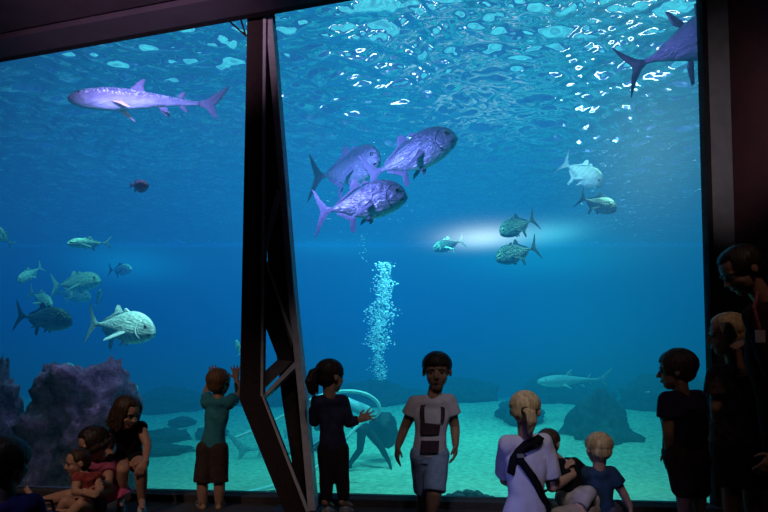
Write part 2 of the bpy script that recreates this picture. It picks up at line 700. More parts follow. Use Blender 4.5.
Yr = 5.45
def rk(px, py, Y):
    return at(px, py, Y)
o = rock('coral_rock', 'large purplish coral encrusted boulder behind the glass at lower left', at(80, 436, Yr), (.47, .34, .56), M_coral, 1.3, 'rock', .36, 2.0, top=.75)
o = rock('coral_rock', 'tall knobbly coral rock column cut by the left edge of the window', at(-5, 425, 5.4), (.18, .2, .55), M_coral, 5.1, 'rock', .35, 1.9)
p = on_sand(600, 438)
rock('reef_rock', 'dark pointed boulder alone on the sand behind the two seated toddlers', p + V((0, .15, .02)), (.56, .45, .60), M_reef, 2.2, 'rock', .5, 1.35, peak=.42)
for i, (px, py, Y, rx, rz, sd, lb) in enumerate((
        (668, 406, 11.8, .95, .62, 8.2, 'broad dark reef mound at the far right beside the window column'),
        (570, 404, 12.6, .95, .60, 4.4, 'dark low reef mound in the haze below the pale swimming shark'),
        (462, 402, 13.2, .8, .50, 6.6, 'dark low reef mound in the haze behind the walking boy in white'),
        (520, 414, 11.2, .40, .30, 3.9, 'dark low boulder on the sand behind the head of the blonde woman'),
        (375, 402, 12.8, .95, .52, 7.7, 'dark low reef mound in the haze above the diver'),
        (270, 402, 12.8, .95, .52, 9.9, 'dark low reef mound in the haze seen through the steel truss'),
        (172, 408, 12.6, .95, .36, 10.3, 'dark low reef mound in the haze right of the big coral boulder'))):
    rock('reef_rock', lb, at(px, py, Y), (rx, .6, rz), M_reef, sd, 'rock', .3, 1.5)
for i, (px, py, rx, rz, sd, lb) in enumerate((
        (168, 440, .40, .17, 12.1, 'dark flat rock on sand just right of the crouching girl with long hair'),
        (212, 435, .26, .12, 13.7, 'small dark flat rock on sand close beside the boy in the teal shirt'),
        (183, 424, .24, .10, 14.9, 'smallest dark flat rock, farthest up the sand left of the boy in teal'),
        (158, 452, .55, .10, 16.9, 'long low dark rock half sunk in the sand beside the big coral boulder'))):
    p = on_sand(px, py)
    rock('flat_rock', lb, p + V((0, 0, .03)), (rx, .3, rz), M_reef, sd, 'rock', .3, 1.8)
# row of cobbles along the inside foot of the pane
p_c = 0
cob = [(433, 497, .05), (441, 499, .06), (449, 496, .055), (458, 495, .075), (468, 494, .085), (477, 495, .08), (486, 497, .06), (493, 498, .05),
       (263, 497, .05), (272, 494, .07), (280, 495, .05), (505, 500, .05)]
for i, (px, py, r) in enumerate(cob):
    Y = 5.9
    p = at(px, py + 2, Y - .18 * (i % 2))
    o = rock('cobble', 'purplish grey cobble in the row along the foot of the pane inside the tank', p, (r * .8, r * .7, r * .75), M_cobble, 20 + i, 'stone', .25, 1.5, group='cobbles at the foot of the pane')

# ------------------------------------------------------------------ fish
def interp(tab, t):
    return float(np.interp(t, [a for a, _ in tab], [b for _, b in tab]))


def smooth_tab(tab, n=40):
    xs = [a for a, _ in tab]
    out = []
    for i in range(n + 1):
        t = i / n
        acc = 0
        for d in (-.02, -.01, 0, .01, .02):
            acc += float(np.interp(min(1, max(0, t + d * min(1, t * 12))), xs, [b for _, b in tab]))
        out.append((t, acc / 5))
    return out


TREV = dict(
    bl=.80,
    top=[(0, .006), (.02, .05), (.06, .09), (.12, .125), (.2, .152), (.3, .168), (.4, .168), (.52, .15), (.66, .11), (.8, .06), (.92, .026), (1, .018)],
    bot=[(0, .006), (.02, .04), (.06, .062), (.12, .085), (.2, .108), (.3, .126), (.42, .135), (.52, .128), (.66, .098), (.8, .055), (.92, .024), (1, .018)],
    wid=[(0, .006), (.02, .028), (.06, .045), (.12, .060), (.2, .072), (.3, .080), (.45, .076), (.6, .058), (.8, .03), (.92, .016), (1, .012)],
    eyex=.085)
TUNA = dict(
    bl=.82,
    top=[(0, .005), (.05, .045), (.15, .09), (.3, .125), (.45, .13), (.6, .105), (.78, .058), (.92, .02), (1, .013)],
    bot=[(0, .005), (.05, .04), (.15, .085), (.3, .12), (.45, .125), (.6, .105), (.78, .058), (.92, .02), (1, .013)],
    wid=[(0, .005), (.05, .035), (.15, .07), (.3, .095), (.45, .095), (.6, .075), (.8, .035), (.92, .015), (1, .012)],
    eyex=.07)
SHARK = dict(
    bl=.80,
    top=[(0, .012), (.02, .028), (.06, .042), (.14, .055), (.28, .067), (.42, .064), (.6, .046), (.8, .026), (.93, .016), (1, .012)],
    bot=[(0, .012), (.02, .022), (.06, .034), (.14, .05), (.28, .06), (.42, .058), (.6, .042), (.8, .022), (.93, .014), (1, .010)],
    wid=[(0, .02), (.02, .045), (.06, .06), (.14, .07), (.28, .07), (.42, .06), (.6, .042), (.8, .02), (.93, .011), (1, .009)],
    eyex=.075)
PUFF = dict(
    bl=.84,
    top=[(0, .02), (.04, .07), (.12, .12), (.25, .17), (.4, .18), (.6, .14), (.8, .07), (.93, .04), (1, .03)],
    bot=[(0, .02), (.04, .06), (.12, .12), (.25, .19), (.4, .21), (.6, .17), (.8, .08), (.93, .04), (1, .03)],
    wid=[(0, .02), (.04, .06), (.12, .10), (.25, .13), (.4, .13), (.6, .10), (.8, .05), (.93, .025), (1, .02)],
    eyex=.13)
FINS = {
    'trev': dict(
        tail=[(-.285, .016), (-.33, .03), (-.39, .085), (-.475, .19), (-.50, .205), (-.455, .10), (-.425, .03), (-.415, 0), (-.425, -.03), (-.455, -.10), (-.50, -.205), (-.475, -.19), (-.39, -.085), (-.33, -.03), (-.285, -.016)],
        fins=[('dorsal_fin', [(.15, .155), (.09, .185), (.06, .18), (.05, .15)]),
              ('dorsal_fin', [(.05, .145), (-.01, .205), (-.045, .205), (-.045, .145), (-.12, .095), (-.22, .05), (-.26, .033), (-.2, .03), (-.05, .11)]),
              ('anal_fin', [(-.03, -.10), (-.05, -.21), (-.085, -.215), (-.075, -.13), (-.15, -.085), (-.24, -.04), (-.2, -.025), (-.08, -.08)])],
        pec=[(.20, -.02), (.17, -.05), (.05, -.115), (-.04, -.15), (-.02, -.115), (.07, -.055), (.15, -.0)], pel=[(.16, -.105), (.12, -.16), (.09, -.165), (.10, -.115)]),
    'tuna': dict(
        tail=[(-.31, .012), (-.36, .03), (-.42, .075), (-.49, .145), (-.50, .15), (-.455, .075), (-.42, .03), (-.41, 0), (-.42, -.03), (-.455, -.075), (-.50, -.15), (-.49, -.145), (-.42, -.075), (-.36, -.03), (-.31, -.012)],
        fins=[('dorsal_fin', [(.22, .09), (.14, .185), (.12, .18), (.10, .12)]),
              ('dorsal_fin', [(.02, .11), (-.05, .20), (-.075, .205), (-.06, .12), (-.02, .09)]),
              ('anal_fin', [(-.02, -.10), (-.07, -.21), (-.095, -.215), (-.08, -.12), (-.05, -.08)])],
        pec=[(.2, -.0), (.17, -.03), (.05, -.06), (-.02, -.06), (.08, -.01), (.17, .02)], pel=[(.2, -.10), (.17, -.15), (.15, -.15), (.16, -.10)]),
    'shark': dict(
        tail=[(-.28, .014), (-.34, .03), (-.42, .085), (-.50, .135), (-.49, .11), (-.44, .045), (-.395, .0), (-.40, -.05), (-.41, -.085), (-.375, -.06), (-.33, -.018), (-.28, -.012)],
        fins=[('dorsal_fin', [(.14, .055), (.09, .095), (.05, .122), (.03, .122), (.045, .08), (.04, .05), (.08, .04)]),
              ('dorsal_fin', [(-.16, .034), (-.195, .062), (-.215, .062), (-.205, .03), (-.18, .02)]),
              ('anal_fin', [(-.17, -.025), (-.20, -.052), (-.225, -.055), (-.21, -.02), (-.18, -.012)])],
        pec=[(.24, -.03), (.19, -.06), (.135, -.10), (.115, -.104), (.142, -.068), (.17, -.03)], pel=[(-.04, -.045), (-.08, -.075), (-.11, -.08), (-.09, -.04)]),
    'puff': dict(
        tail=[(-.32, .03), (-.38, .06), (-.48, .10), (-.50, .09), (-.49, 0), (-.50, -.09), (-.48, -.10), (-.38, -.06), (-.32, -.03)],
        fins=[('dorsal_fin', [(-.08, .13), (-.14, .21), (-.20, .20), (-.22, .08), (-.14, .08)]),
              ('anal_fin', [(-.08, -.16), (-.14, -.22), (-.20, -.20), (-.22, -.09), (-.14, -.10)])],
        pec=[(.16, .0), (.12, .05), (.05, .06), (.03, -.03), (.10, -.06)], pel=None),
}
SPEC = {'trev': TREV, 'tuna': TUNA, 'shark': SHARK, 'puff': PUFF}


def fin_mesh(pts, th, side=0, y0=0.0, splay=0.0, L=1.0):
    """flat fin in the xz plane with a thin lens of thickness; side: pair offset"""
    mb = MB()
    n = len(pts)
    cx = sum(p[0] for p in pts) / n
    cz = sum(p[1] for p in pts) / n
    def P(x, z, y):
        zz = z
        yy = y
        if side:
            root = pts[0][1]
            dz = z - root
            yy = side * (y0 + abs(dz) * math.sin(splay)) + y
            zz = root + dz * math.cos(splay)
        return V((x * L, yy * L, zz * L))
    b = len(mb.v)
    for x, z in pts:
        mb.v.append(tuple(P(x, z, 0)))
    # inner ring for thickness
    for s in (1, -1):
        for x, z in pts:
            mb.v.append(tuple(P(cx + (x - cx) * .6, cz + (z - cz) * .6, s * th)))
    for s in range(2):
        o = b + n + s * n
        for i in range(n):
            k = (i + 1) % n
            q = (b + i, b + k, o + k, o + i)
            mb.f.append(q if s == 0 else q[::-1])
        q = tuple(o + i for i in range(n))
        mb.f.append(q if s == 0 else q[::-1])
    return mb


def fish(name, label, kind, nose, tail, skin, finm, group=None, bend=0.0, roll=0.0, cat='fish', deep=1.0, detail=True, eyem=None, pecm=None):
    sp, fn = SPEC[kind], FINS[kind]
    N_, T_ = V(nose), V(tail)
    Lg = (N_ - T_).length
    x = (N_ - T_).normalized()
    up = V((0, 0, 1)) - x * x.z
    up.normalize()
    y = up.cross(x).normalized()
    R = Matrix((x, y, up)).transposed()
    R = R @ Matrix.Rotation(roll, 3, 'X')
    loc = (N_ + T_) / 2

    def bendit(mb):
        mb.v = [(vx, vy + bend * Lg * (vx / Lg) ** 2 * (1 if vx < 0 else .5), vz * deep) for vx, vy, vz in mb.v]
        return mb
    top, bot, wid = smooth_tab(sp['top']), smooth_tab(sp['bot']), smooth_tab(sp['wid'])
    rr = []
    ns = 40
    for i in range(ns + 1):
        t = (i / ns) ** 1.4
        xx = .5 - t * sp['bl']
        zt, zb, w = interp(top, t), interp(bot, t), interp(wid, t)
        ring = []
        for j in range(20):
            a = 2 * math.pi * j / 20
            ca, sa = math.cos(a), math.sin(a)
            ring.append(V((xx, w * ca * (1 - .12 * abs(sa)), (zt if sa > 0 else zb) * sa)) * Lg)
        rr.append(ring)
    mb = MB().rings(rr)
    bendit(mb)
    me = mb.mesh(name)
    recalc(me)
    o = put(name, me, skin)
    o.matrix_world = Matrix.Translation(loc) @ R.to_4x4()
    tag(o, label, cat, group)

    def part(nm, mb, m):
        me = bendit(mb).mesh(nm)
        recalc(me)
        return put(nm, me, m, o, smooth=False if nm.endswith('fin') else True)
    if detail and kind in ('trev', 'tuna'):
        # gill cover: a raised crescent plate on each cheek, and a dark mouth slit
        for s in (1, -1):
            g = MB()
            rows = []
            for q in range(9):
                an = math.radians(-62 + 124 * q / 8)
                row = []
                for rad, lift in ((.085, .0), (.093, .006), (.100, .0), (.093, -.012)):
                    gx = .40 - rad * math.cos(an) * .95
                    gz = .012 + rad * math.sin(an)
                    t = (.5 - gx) / sp['bl']
                    zt, zb, w = interp(top, t), interp(bot, t), interp(wid, t)
                    sn = max(-.98, min(.98, gz / (zt if gz > 0 else zb)))
                    yy = w * math.sqrt(1 - sn * sn) * (1 - .12 * abs(sn))
                    row.append(V((gx, s * (yy + lift), gz)) * Lg)
                rows.append(row)
            part('gill_cover', g.rings(rows), finm)
        mt = MB()
        rows = []
        for q in range(9):
            u = -1 + q / 4
            gx = .5 - .004 - .05 * abs(u) ** 1.5
            t = (.5 - gx) / sp['bl']
            w = interp(wid, max(t, .004))
            gz = -.012 - .02 * abs(u)
            c = V((gx, (w * .97) * u, gz)) * Lg
            rows.append([c + V((.005, 0, .004)) * Lg, c + V((.005, 0, -.004)) * Lg, c + V((-.012, 0, 0)) * Lg])
        part('mouth', mt.rings(rows), M_eye)
    part('tail_fin', fin_mesh(fn['tail'], .006, L=Lg), finm)
    if detail:
        for nm, pts in fn['fins']:
            part(nm, fin_mesh(pts, .006, L=Lg), finm)
        for s in (1, -1):
            tt = .5 - fn['pec'][0][0]
            w = interp(wid, min(1, tt / sp['bl']))
            part('pectoral_fin', fin_mesh(fn['pec'], .004, s, w * .9, .75 if kind == 'shark' else .45, L=Lg), pecm or finm)
            if fn['pel']:
                part('pelvic_fin', fin_mesh(fn['pel'], .004, s, .02, .35, L=Lg), finm)
            ex = sp['eyex']
            zt, w = interp(top, ex / sp['bl']), interp(wid, ex / sp['bl'])
            er = .021 if kind != 'shark' else .009
            if kind == 'puff':
                er = .035
            ec = V((.5 - ex, s * w * .86, zt * .42)) * Lg
            e = part('eye', MB().ell(ec, (er * Lg, er * Lg * .55, er * Lg)), M_eyering)
            me = bendit(MB().ell(ec + V((0, s * er * .32, 0)) * Lg, (er * Lg * .62, er * Lg * .36, er * Lg * .62))).mesh('pupil')
            put('pupil', me, M_eye, e)
    return o


M_eyering = mat('fish_eye_ring', (.30, .28, .24), rough=.3)
M_eye = mat('fish_eye', (.01, .01, .015), rough=.1, spec=.8)
M_sk_sil = fish_mat('silver_trevally_skin', (.16, .19, .24), (.50, .54, .60), (.72, .75, .78), rough=.36, metal=.35, bars=.15)
M_fin_sil = mat('silver_fin', (.30, .33, .40), (.2, .22, .28), rough=.5, scale=30, stretch=(3, 1, .3))
M_sk_dark = fish_mat('dark_trevally_skin', (.03, .04, .05), (.10, .12, .14), (.22, .24, .25), rough=.5, metal=.1, bars=.12)
M_fin_dark = mat('dark_fin', (.05, .06, .07), (.03, .035, .04), rough=.6, scale=30)
M_sk_pale = fish_mat('pale_fish_skin', (.40, .46, .40), (.62, .70, .62), (.8, .85, .8), rough=.4, metal=.15, bars=.2)
M_fin_pale = mat('pale_fin', (.55, .62, .58), (.4, .46, .42), rough=.5, scale=30)
M_sk_shark = fish_mat('spotted_shark_skin', (.13, .10, .14), (.20, .16, .20), (.50, .46, .50), rough=.55, metal=.0, spots=(.75, .70, .72), zs=.12)
M_fin_shark = mat('shark_fin', (.17, .12, .16), (.12, .09, .12), rough=.6, scale=20)
M_pec_shark = mat('shark_lit_fin', (.85, .55, .50), (.7, .45, .42), rough=.6, scale=20)  # pinkish pectorals, their lit look put into the colour
M_sk_grey = fish_mat('grey_shark_skin', (.35, .40, .42), (.45, .5, .5), (.8, .82, .8), rough=.6, metal=0, zs=.08)
M_fin_grey = mat('grey_shark_fin', (.4, .44, .46), rough=.6, scale=20)
M_sk_tuna = fish_mat('big_fish_skin', (.08, .07, .12), (.14, .12, .20), (.16, .15, .22), rough=.4, metal=.2, zs=.16)
M_fin_tuna = mat('big_fish_fin', (.05, .045, .07), (.03, .03, .045), rough=.5, scale=20)
M_sk_puff = fish_mat('round_fish_skin', (.22, .10, .20), (.30, .14, .26), (.42, .26, .38), rough=.5, metal=0, bars=.2)
M_fin_puff = mat('round_fish_fin', (.5, .4, .5), (.35, .28, .35), rough=.5, scale=20)

fish('shark', 'spotted purple lit shark swimming left below the header beam', 'shark', at(67, 97, 6.1), at(231, 104, 6.5), M_sk_shark, M_fin_shark, cat='shark', bend=-.25, deep=1.15, pecm=M_pec_shark)
fish('shark', 'pale grey shark swimming in the haze above the far reef mounds', 'shark', at(537, 382, 10.2), at(612, 379, 10.6), M_sk_grey, M_fin_grey, cat='shark', bend=.15, deep=1.1)
p0, p1 = on_sand(322, 452), on_sand(226, 462)
fish('shark', 'grey shark resting on the sand behind the steel truss', 'shark', V((p0.x + .1, p0.y + .15, p0.z + .16)), V((p1.x, p1.y + .1, p1.z + .14)), M_sk_grey, M_fin_grey, cat='shark', bend=.1, deep=1.4)

G3 = 'trio of big purple lit trevallies'
fish('trevally', 'big purple lit trevally, highest and rightmost of the trio, heading up right', 'trev', at(457, 137, 5.4), at(362, 178, 5.8), M_sk_sil, M_fin_sil, G3, bend=.1, deep=1.22)
fish('trevally', 'big purple lit trevally, leftmost and partly hidden of the trio', 'trev', at(383, 161, 6.0), at(313, 180, 6.7), M_sk_sil, M_fin_sil, G3, bend=-.3, deep=1.28)
fish('trevally', 'big purple lit trevally, lowest of the trio, with forked tail spread', 'trev', at(407, 196, 5.2), at(312, 213, 5.5), M_sk_sil, M_fin_sil, G3, bend=.1, deep=1.24)
fish('big_fish', 'large dark purple fish with sickle tail cut off by the right window column', 'tuna', at(762, 12, 5.0), at(621, 72, 5.3), M_sk_tuna, M_fin_tuna, bend=.05, deep=1.45)
fish('trevally', 'bright silver trevally high on the right, tail raised, heading down right', 'trev', at(601, 186, 7.1), at(560, 161, 7.4), M_sk_pale, M_fin_pale, deep=1.3, bend=.1)
fish('trevally', 'dull grey trevally just below the bright silver one on the right', 'trev', at(616, 211, 7.4), at(578, 197, 7.7), M_sk_dark, M_fin_dark, deep=1.28)
fish('trevally', 'dark trevally in front of the bright light band, upper of two', 'trev', at(500, 234, 7.6), at(537, 218, 7.8), M_sk_dark, M_fin_dark, 'two dark trevallies at the light band', deep=1.28)
fish('trevally', 'dark trevally below the bright light band, lower of two', 'trev', at(496, 260, 7.5), at(539, 246, 7.7), M_sk_dark, M_fin_dark, 'two dark trevallies at the light band', deep=1.28)
fish('trevally', 'faint bluish trevally at the left end of the bright light band', 'trev', at(433, 250, 10.0), at(465, 240, 10.2), M_sk_dark, M_fin_pale, deep=1.1)
fish('trevally', 'bright white silver trevally at left, largest there, swimming right', 'trev', at(154, 333, 5.9), at(84, 322, 6.3), M_sk_pale, M_fin_pale, deep=1.12, bend=.12)
fish('trevally', 'the only dark fish of the left shoal, a trevally swimming right', 'trev', at(72, 323, 6.6), at(14, 315, 6.9), M_sk_dark, M_fin_dark, deep=1.02)
fish('trevally', 'slender pale green trevally at left, highest of its shoal', 'trev', at(67, 244, 7.0), at(112, 243, 7.2), M_sk_pale, M_fin_pale, deep=.85)
GS = 'pale shoal on the left'
fish('trevally', 'pale trevally in the left shoal, the long one pointing right', 'trev', at(101, 281, 7.6), at(50, 286, 7.9), M_sk_pale, M_fin_pale, GS, deep=.95)
fish('trevally', 'pale trevally in the left shoal, just under the long one', 'trev', at(91, 298, 8.5), at(52, 291, 8.8), M_sk_pale, M_fin_pale, GS, deep=.9)
fish('trevally', 'pale oval trevally at far left heading down left', 'trev', at(18, 282, 7.5), at(43, 266, 7.8), M_sk_pale, M_fin_pale, GS, deep=1.0)
fish('trevally', 'pale trevally at far left heading down right above the dark one', 'trev', at(52, 307, 7.6), at(29, 291, 7.9), M_sk_pale, M_fin_pale, GS, deep=1.0)
fish('trevally', 'small pale fish pointing upward right of the left shoal', 'trev', at(101, 290, 7.8), at(95, 308, 8.0), M_sk_pale, M_fin_pale, GS, deep=1.0)
fish('trevally', 'pale yellowish fish cut by the left edge of the picture', 'trev', at(-8, 226, 6.2), at(13, 246, 6.4), M_sk_pale, M_fin_pale, deep=1.3)
fish('trevally', 'faint pale fish in the glowing haze left of the steel truss', 'trev', at(132, 270, 9.6), at(108, 270, 9.9), M_sk_pale, M_fin_dark, deep=1.0)
fish('round_fish', 'small round purple fish facing us below the spotted shark', 'puff', at(147, 186, 5.6), at(130, 185, 5.85), M_sk_puff, M_fin_puff, deep=.85)
fish('small_fish', 'small greenish fish just above the top of the big coral boulder', 'trev', at(74, 367, 7.2), at(52, 373, 7.4), M_sk_pale, M_fin_pale, deep=1.0)
fish('small_fish', 'tiny pale fish pointing up right of the big coral boulder', 'trev', at(137, 385, 7.4), at(136, 397, 7.4), M_sk_pale, M_fin_pale, deep=1.0)
fish('small_fish', 'small pale fish peeking out at the left edge of the steel truss', 'trev', at(236, 340, 7.4), at(240, 356, 7.4), M_sk_pale, M_fin_pale, deep=1.0)
fish('small_fish', 'tiny pale fish above the far reef near the boy at the right column', 'trev', at(650, 392, 9.0), at(645, 392, 9.0), M_sk_pale, M_fin_pale, deep=1.0)

# bubbles rising from the diver: nobody could count them
mb = MB()
for k in range(2400):
    t = random.random() ** .8
    py = 262 + t * 118
    puff = .55 + .45 * abs(math.sin(py * .115))
    w = (8 if py < 300 else 11 if py < 345 else 7) * puff
    px = 381 + 3 * math.sin(py * .05) + random.gauss(0, w * .6)
    if py > 350 and random.random() < .6:
        continue
    r = random.uniform(.004, .016) * (1.15 - .5 * t)
    mb.ell(at(px, py, 8.0 + random.gauss(0, .06)), (r, r, r * .8), nu=6, nv=4)
for k in range(26):
    r = random.uniform(.006, .012)
    mb.ell(at(362 + random.gauss(0, 3.5), random.uniform(232, 262), 8 + random.gauss(0, .05)), (r, r, r * .8), nu=6, nv=4)
M_bub = mat('air_bubbles', (.75, .95, 1.0), (.6, .85, .95), rough=.15, spec=1.0)
o = put('bubble_plume', mb.mesh('bubble_plume'), M_bub)
o['kind'] = 'stuff'
tag(o, 'column of pale air bubbles rising in the middle of the tank', 'bubbles')


# ------------------------------------------------------------------ steel truss
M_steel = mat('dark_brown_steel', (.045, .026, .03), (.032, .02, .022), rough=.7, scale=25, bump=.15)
M_flange = mat('lit_steel_edge', (.72, .72, .80), (.6, .6, .66), rough=.6, scale=30, bump=.1)  # steel edges catching light, the brightness put into the colour
YT = 4.12


def bar(pts, depth=.12, Y=YT):
    """bar from its four corner points on the front plane"""
    P = [at(x, y, Y) for x, y in pts]
    return MB().prism(P, (0, depth, 0))


truss = empty('steel_truss', at(275, 512, YT))
truss.location.z = 0
tag(truss, 'dark steel truss column with leaning chord and cross braces in front of the pane', 'column')
bz = truss.location
def tpart(nm, mb, m):
    me = mb.mesh(nm)
    recalc(me)
    return put(nm, me, m, truss, base=bz, smooth=False)
tpart('chord', bar([(247.5, 0), (267.5, -4), (262.5, 396), (239.5, 400)], .10), M_steel)
tpart('chord', bar([(239.5, 400), (262.5, 396), (309, 514), (291, 528)], .10), M_steel)
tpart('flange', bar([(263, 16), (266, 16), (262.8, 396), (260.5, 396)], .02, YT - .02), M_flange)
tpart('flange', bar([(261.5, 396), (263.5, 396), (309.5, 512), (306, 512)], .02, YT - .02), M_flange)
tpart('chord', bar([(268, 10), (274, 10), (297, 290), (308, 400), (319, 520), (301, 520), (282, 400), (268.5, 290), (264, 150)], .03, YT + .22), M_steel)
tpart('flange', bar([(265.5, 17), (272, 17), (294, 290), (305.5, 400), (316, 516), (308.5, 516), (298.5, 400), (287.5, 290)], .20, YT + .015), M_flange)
tpart('brace', bar([(277, 188), (281.5, 196), (264.5, 258), (261.5, 250)], .02, YT + .03), M_flange)
tpart('brace', bar([(262, 180), (277, 186), (262, 250)], .03, YT + .16), M_steel)
tpart('brace', bar([(262, 256), (298, 352), (296, 362), (279, 362), (262, 318)], .04, YT + .10), M_steel)
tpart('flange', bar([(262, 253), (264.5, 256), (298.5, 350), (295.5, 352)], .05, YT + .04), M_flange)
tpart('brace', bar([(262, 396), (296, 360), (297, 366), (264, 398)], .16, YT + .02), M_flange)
tpart('brace', bar([(262, 391), (262, 374), (277, 360), (293, 361)], .01, YT + .06), M_jamb)
tpart('gusset', bar([(280, 310), (289, 303), (293, 340), (291, 348)], .02, YT + .06), M_jamb)
tpart('base_plate', MB().box((bz.x - .02, bz.y - .06, 0), (bz.x + .34, bz.y + .26, .012)), M_steel)
# thin bracing rods at the head of the column
br = MB()
br.cap(at(228, 20, 4.2), .007, at(246, 36, 4.18), .007)
br.cap(at(241, 20, 4.2), .007, at(246, 36, 4.18), .007)
me = fuse(br, 'bracket', .004, 1)
put('bracket', me, M_steel, truss, base=bz)


# ------------------------------------------------------------------ people
def skin_mat(name, c):
    return mat(name, c, tuple(x * .88 for x in c), rough=.55, scale=30, bump=.05, spec=.35)


M_skin = skin_mat('skin', (.52, .30, .21))
M_skin2 = skin_mat('skin_tan', (.36, .20, .13))
M_lip = mat('lips', (.34, .13, .11), rough=.5)
M_white = mat('eye_white', (.2, .19, .18), rough=.2)
M_iris = mat('iris', (.03, .018, .01), rough=.15)


def hair_mat(name, c, c2):
    return mat(name, c, c2, rough=.5, scale=60, bump=.6, stretch=(1, 1, .15), spec=.4)


H_dark = hair_mat('dark_hair', (.03, .019, .015), (.012, .008, .006))
H_brown = hair_mat('brown_hair', (.07, .04, .025), (.03, .017, .01))
H_blond = hair_mat('blond_hair', (.78, .60, .33), (.44, .30, .14))
H_sandy = hair_mat('sandy_hair', (.26, .15, .07), (.13, .07, .03))


def cloth(name, c, c2=None, scale=18):
    return mat(name, c, c2 or tuple(x * .8 for x in c), rough=.92, scale=scale, bump=.25, spec=.1)


class Frame:
    def __init__(s, c, hh, fwd, up=(0, 0, 1)):
        s.c, s.h = V(c), hh
        s.y = V(fwd).normalized()
        u = V(up)
        s.x = s.y.cross(u).normalized()
        s.z = s.x.cross(s.y).normalized()
        s.M = Matrix((s.x, s.y, s.z)).transposed()

    def p(s, x, y, z):
        return s.c + s.M @ (V((x, y, z)) * s.h)


def head_shape(mb, f):
    h = f.h
    E = lambda c, r: mb.ell(f.p(*c), [k * h for k in r], f.M, 18, 12)
    E((0, -.06, .13), (.365, .425, .37))
    E((0, .09, -.12), (.285, .29, .34))
    E((0, .18, -.36), (.15, .15, .125))
    for s in (1, -1):
        E((s * .15, .21, -.13), (.125, .12, .12))
        E((s * .365, -.05, -.03), (.045, .085, .125))
        E((s * .13, .31, .085), (.11, .06, .035))
    mb.cap(f.p(0, .355, .03), .032 * h, f.p(0, .435, -.11), .048 * h)
    for s in (1, -1):
        mb.ell(f.p(s * .04, .39, -.125), [.035 * h, .04 * h, .03 * h], f.M)


def hand(mb, w, d, back, size, thumb, curl=.35, spread=.12, wr=.02):
    """palm with four bent fingers and a thumb leaving the side of the palm near its base"""
    d = V(d).normalized()
    back = V(back)
    back = (back - d * back.dot(d)).normalized()
    s = d.cross(back).normalized()
    if s.dot(V(thumb)) < 0:
        s = -s
    w = V(w)
    P = w + d * size * .5
    mb.loft([(w - d * size * .03, s * wr * 1.05, back * wr * .85), (w + d * size * .18, s * size * .19, back * size * .105),
             (w + d * size * .36, s * size * .225, back * size * .10), (w + d * size * .5, s * size * .215, back * size * .075)], 14, 2.6)
    r = max(.0058, .055 * size)
    for i, (o, ln) in enumerate(((.165, .40), (.057, .45), (-.055, .42), (-.16, .33))):
        fd = (d + s * spread * (1.5 - i) * .8).normalized()
        b0 = w + d * size * .46 + s * o * size
        a1 = curl * (.6 + .12 * i)
        d1 = (fd * math.cos(a1) - back * math.sin(a1)).normalized()
        d2 = (fd * math.cos(a1 * 2.1) - back * math.sin(a1 * 2.1)).normalized()
        k = b0 + d1 * ln * size * .52
        mb.cap(b0, r, k, r * .95, 8).cap(k, r * .95, k + d2 * ln * size * .46, r * .78, 8)
    t0 = w + d * size * .14 + s * size * .15
    t1 = t0 + (d * .55 + s * .8 - back * .15).normalized() * size * .24
    t2 = t1 + (d * .85 + s * .35 - back * .3).normalized() * size * .2
    mb.cap(t0, r * 1.35, t1, r * 1.1, 8).cap(t1, r * 1.1, t2, r * .85, 8)


def locks(mb, f, n, az0, az1, elev_end, hang=0.0, r=.055, jit=.06, start=8, out=1.0, seed=1, curl=0.0, sweep=0.0):
    """hair locks from the crown over the skull; az measured from the face direction"""
    rd = random.Random(seed)
    for i in range(n):
        az = math.radians(az0 + (az1 - az0) * (i + rd.uniform(-.3, .3)) / max(1, n - 1))
        e1 = math.radians(elev_end + rd.uniform(-1, 1) * 90 * jit)
        st = math.radians(start + rd.uniform(0, 25))
        pts = []
        for k in range(6):
            e = st + (e1 - st) * k / 5
            a = az + sweep * k / 5
            rx, ry, rz = .385 * out, .445 * out, .40 * out
            pts.append(V((rx * math.sin(e) * math.sin(a), -.06 + ry * math.sin(e) * math.cos(a), .12 + rz * math.cos(e))))
        if hang:
            last = pts[-1]
            hl = hang * rd.uniform(.85, 1.1)
            for k in range(1, 5):
                pts.append(last + V((curl * .06 * math.sin(k * 2.2 + i), curl * .06 * math.cos(k * 2.2 + i) - .03 * k * hang, -hl * k / 4)))
        m = len(pts)
        q = [(f.p(*p), f.h * r * (1.0 if k < m - 2 else .8 if k < m - 1 else .45)) for k, p in enumerate(pts)]
        mb.chain(q, 6)


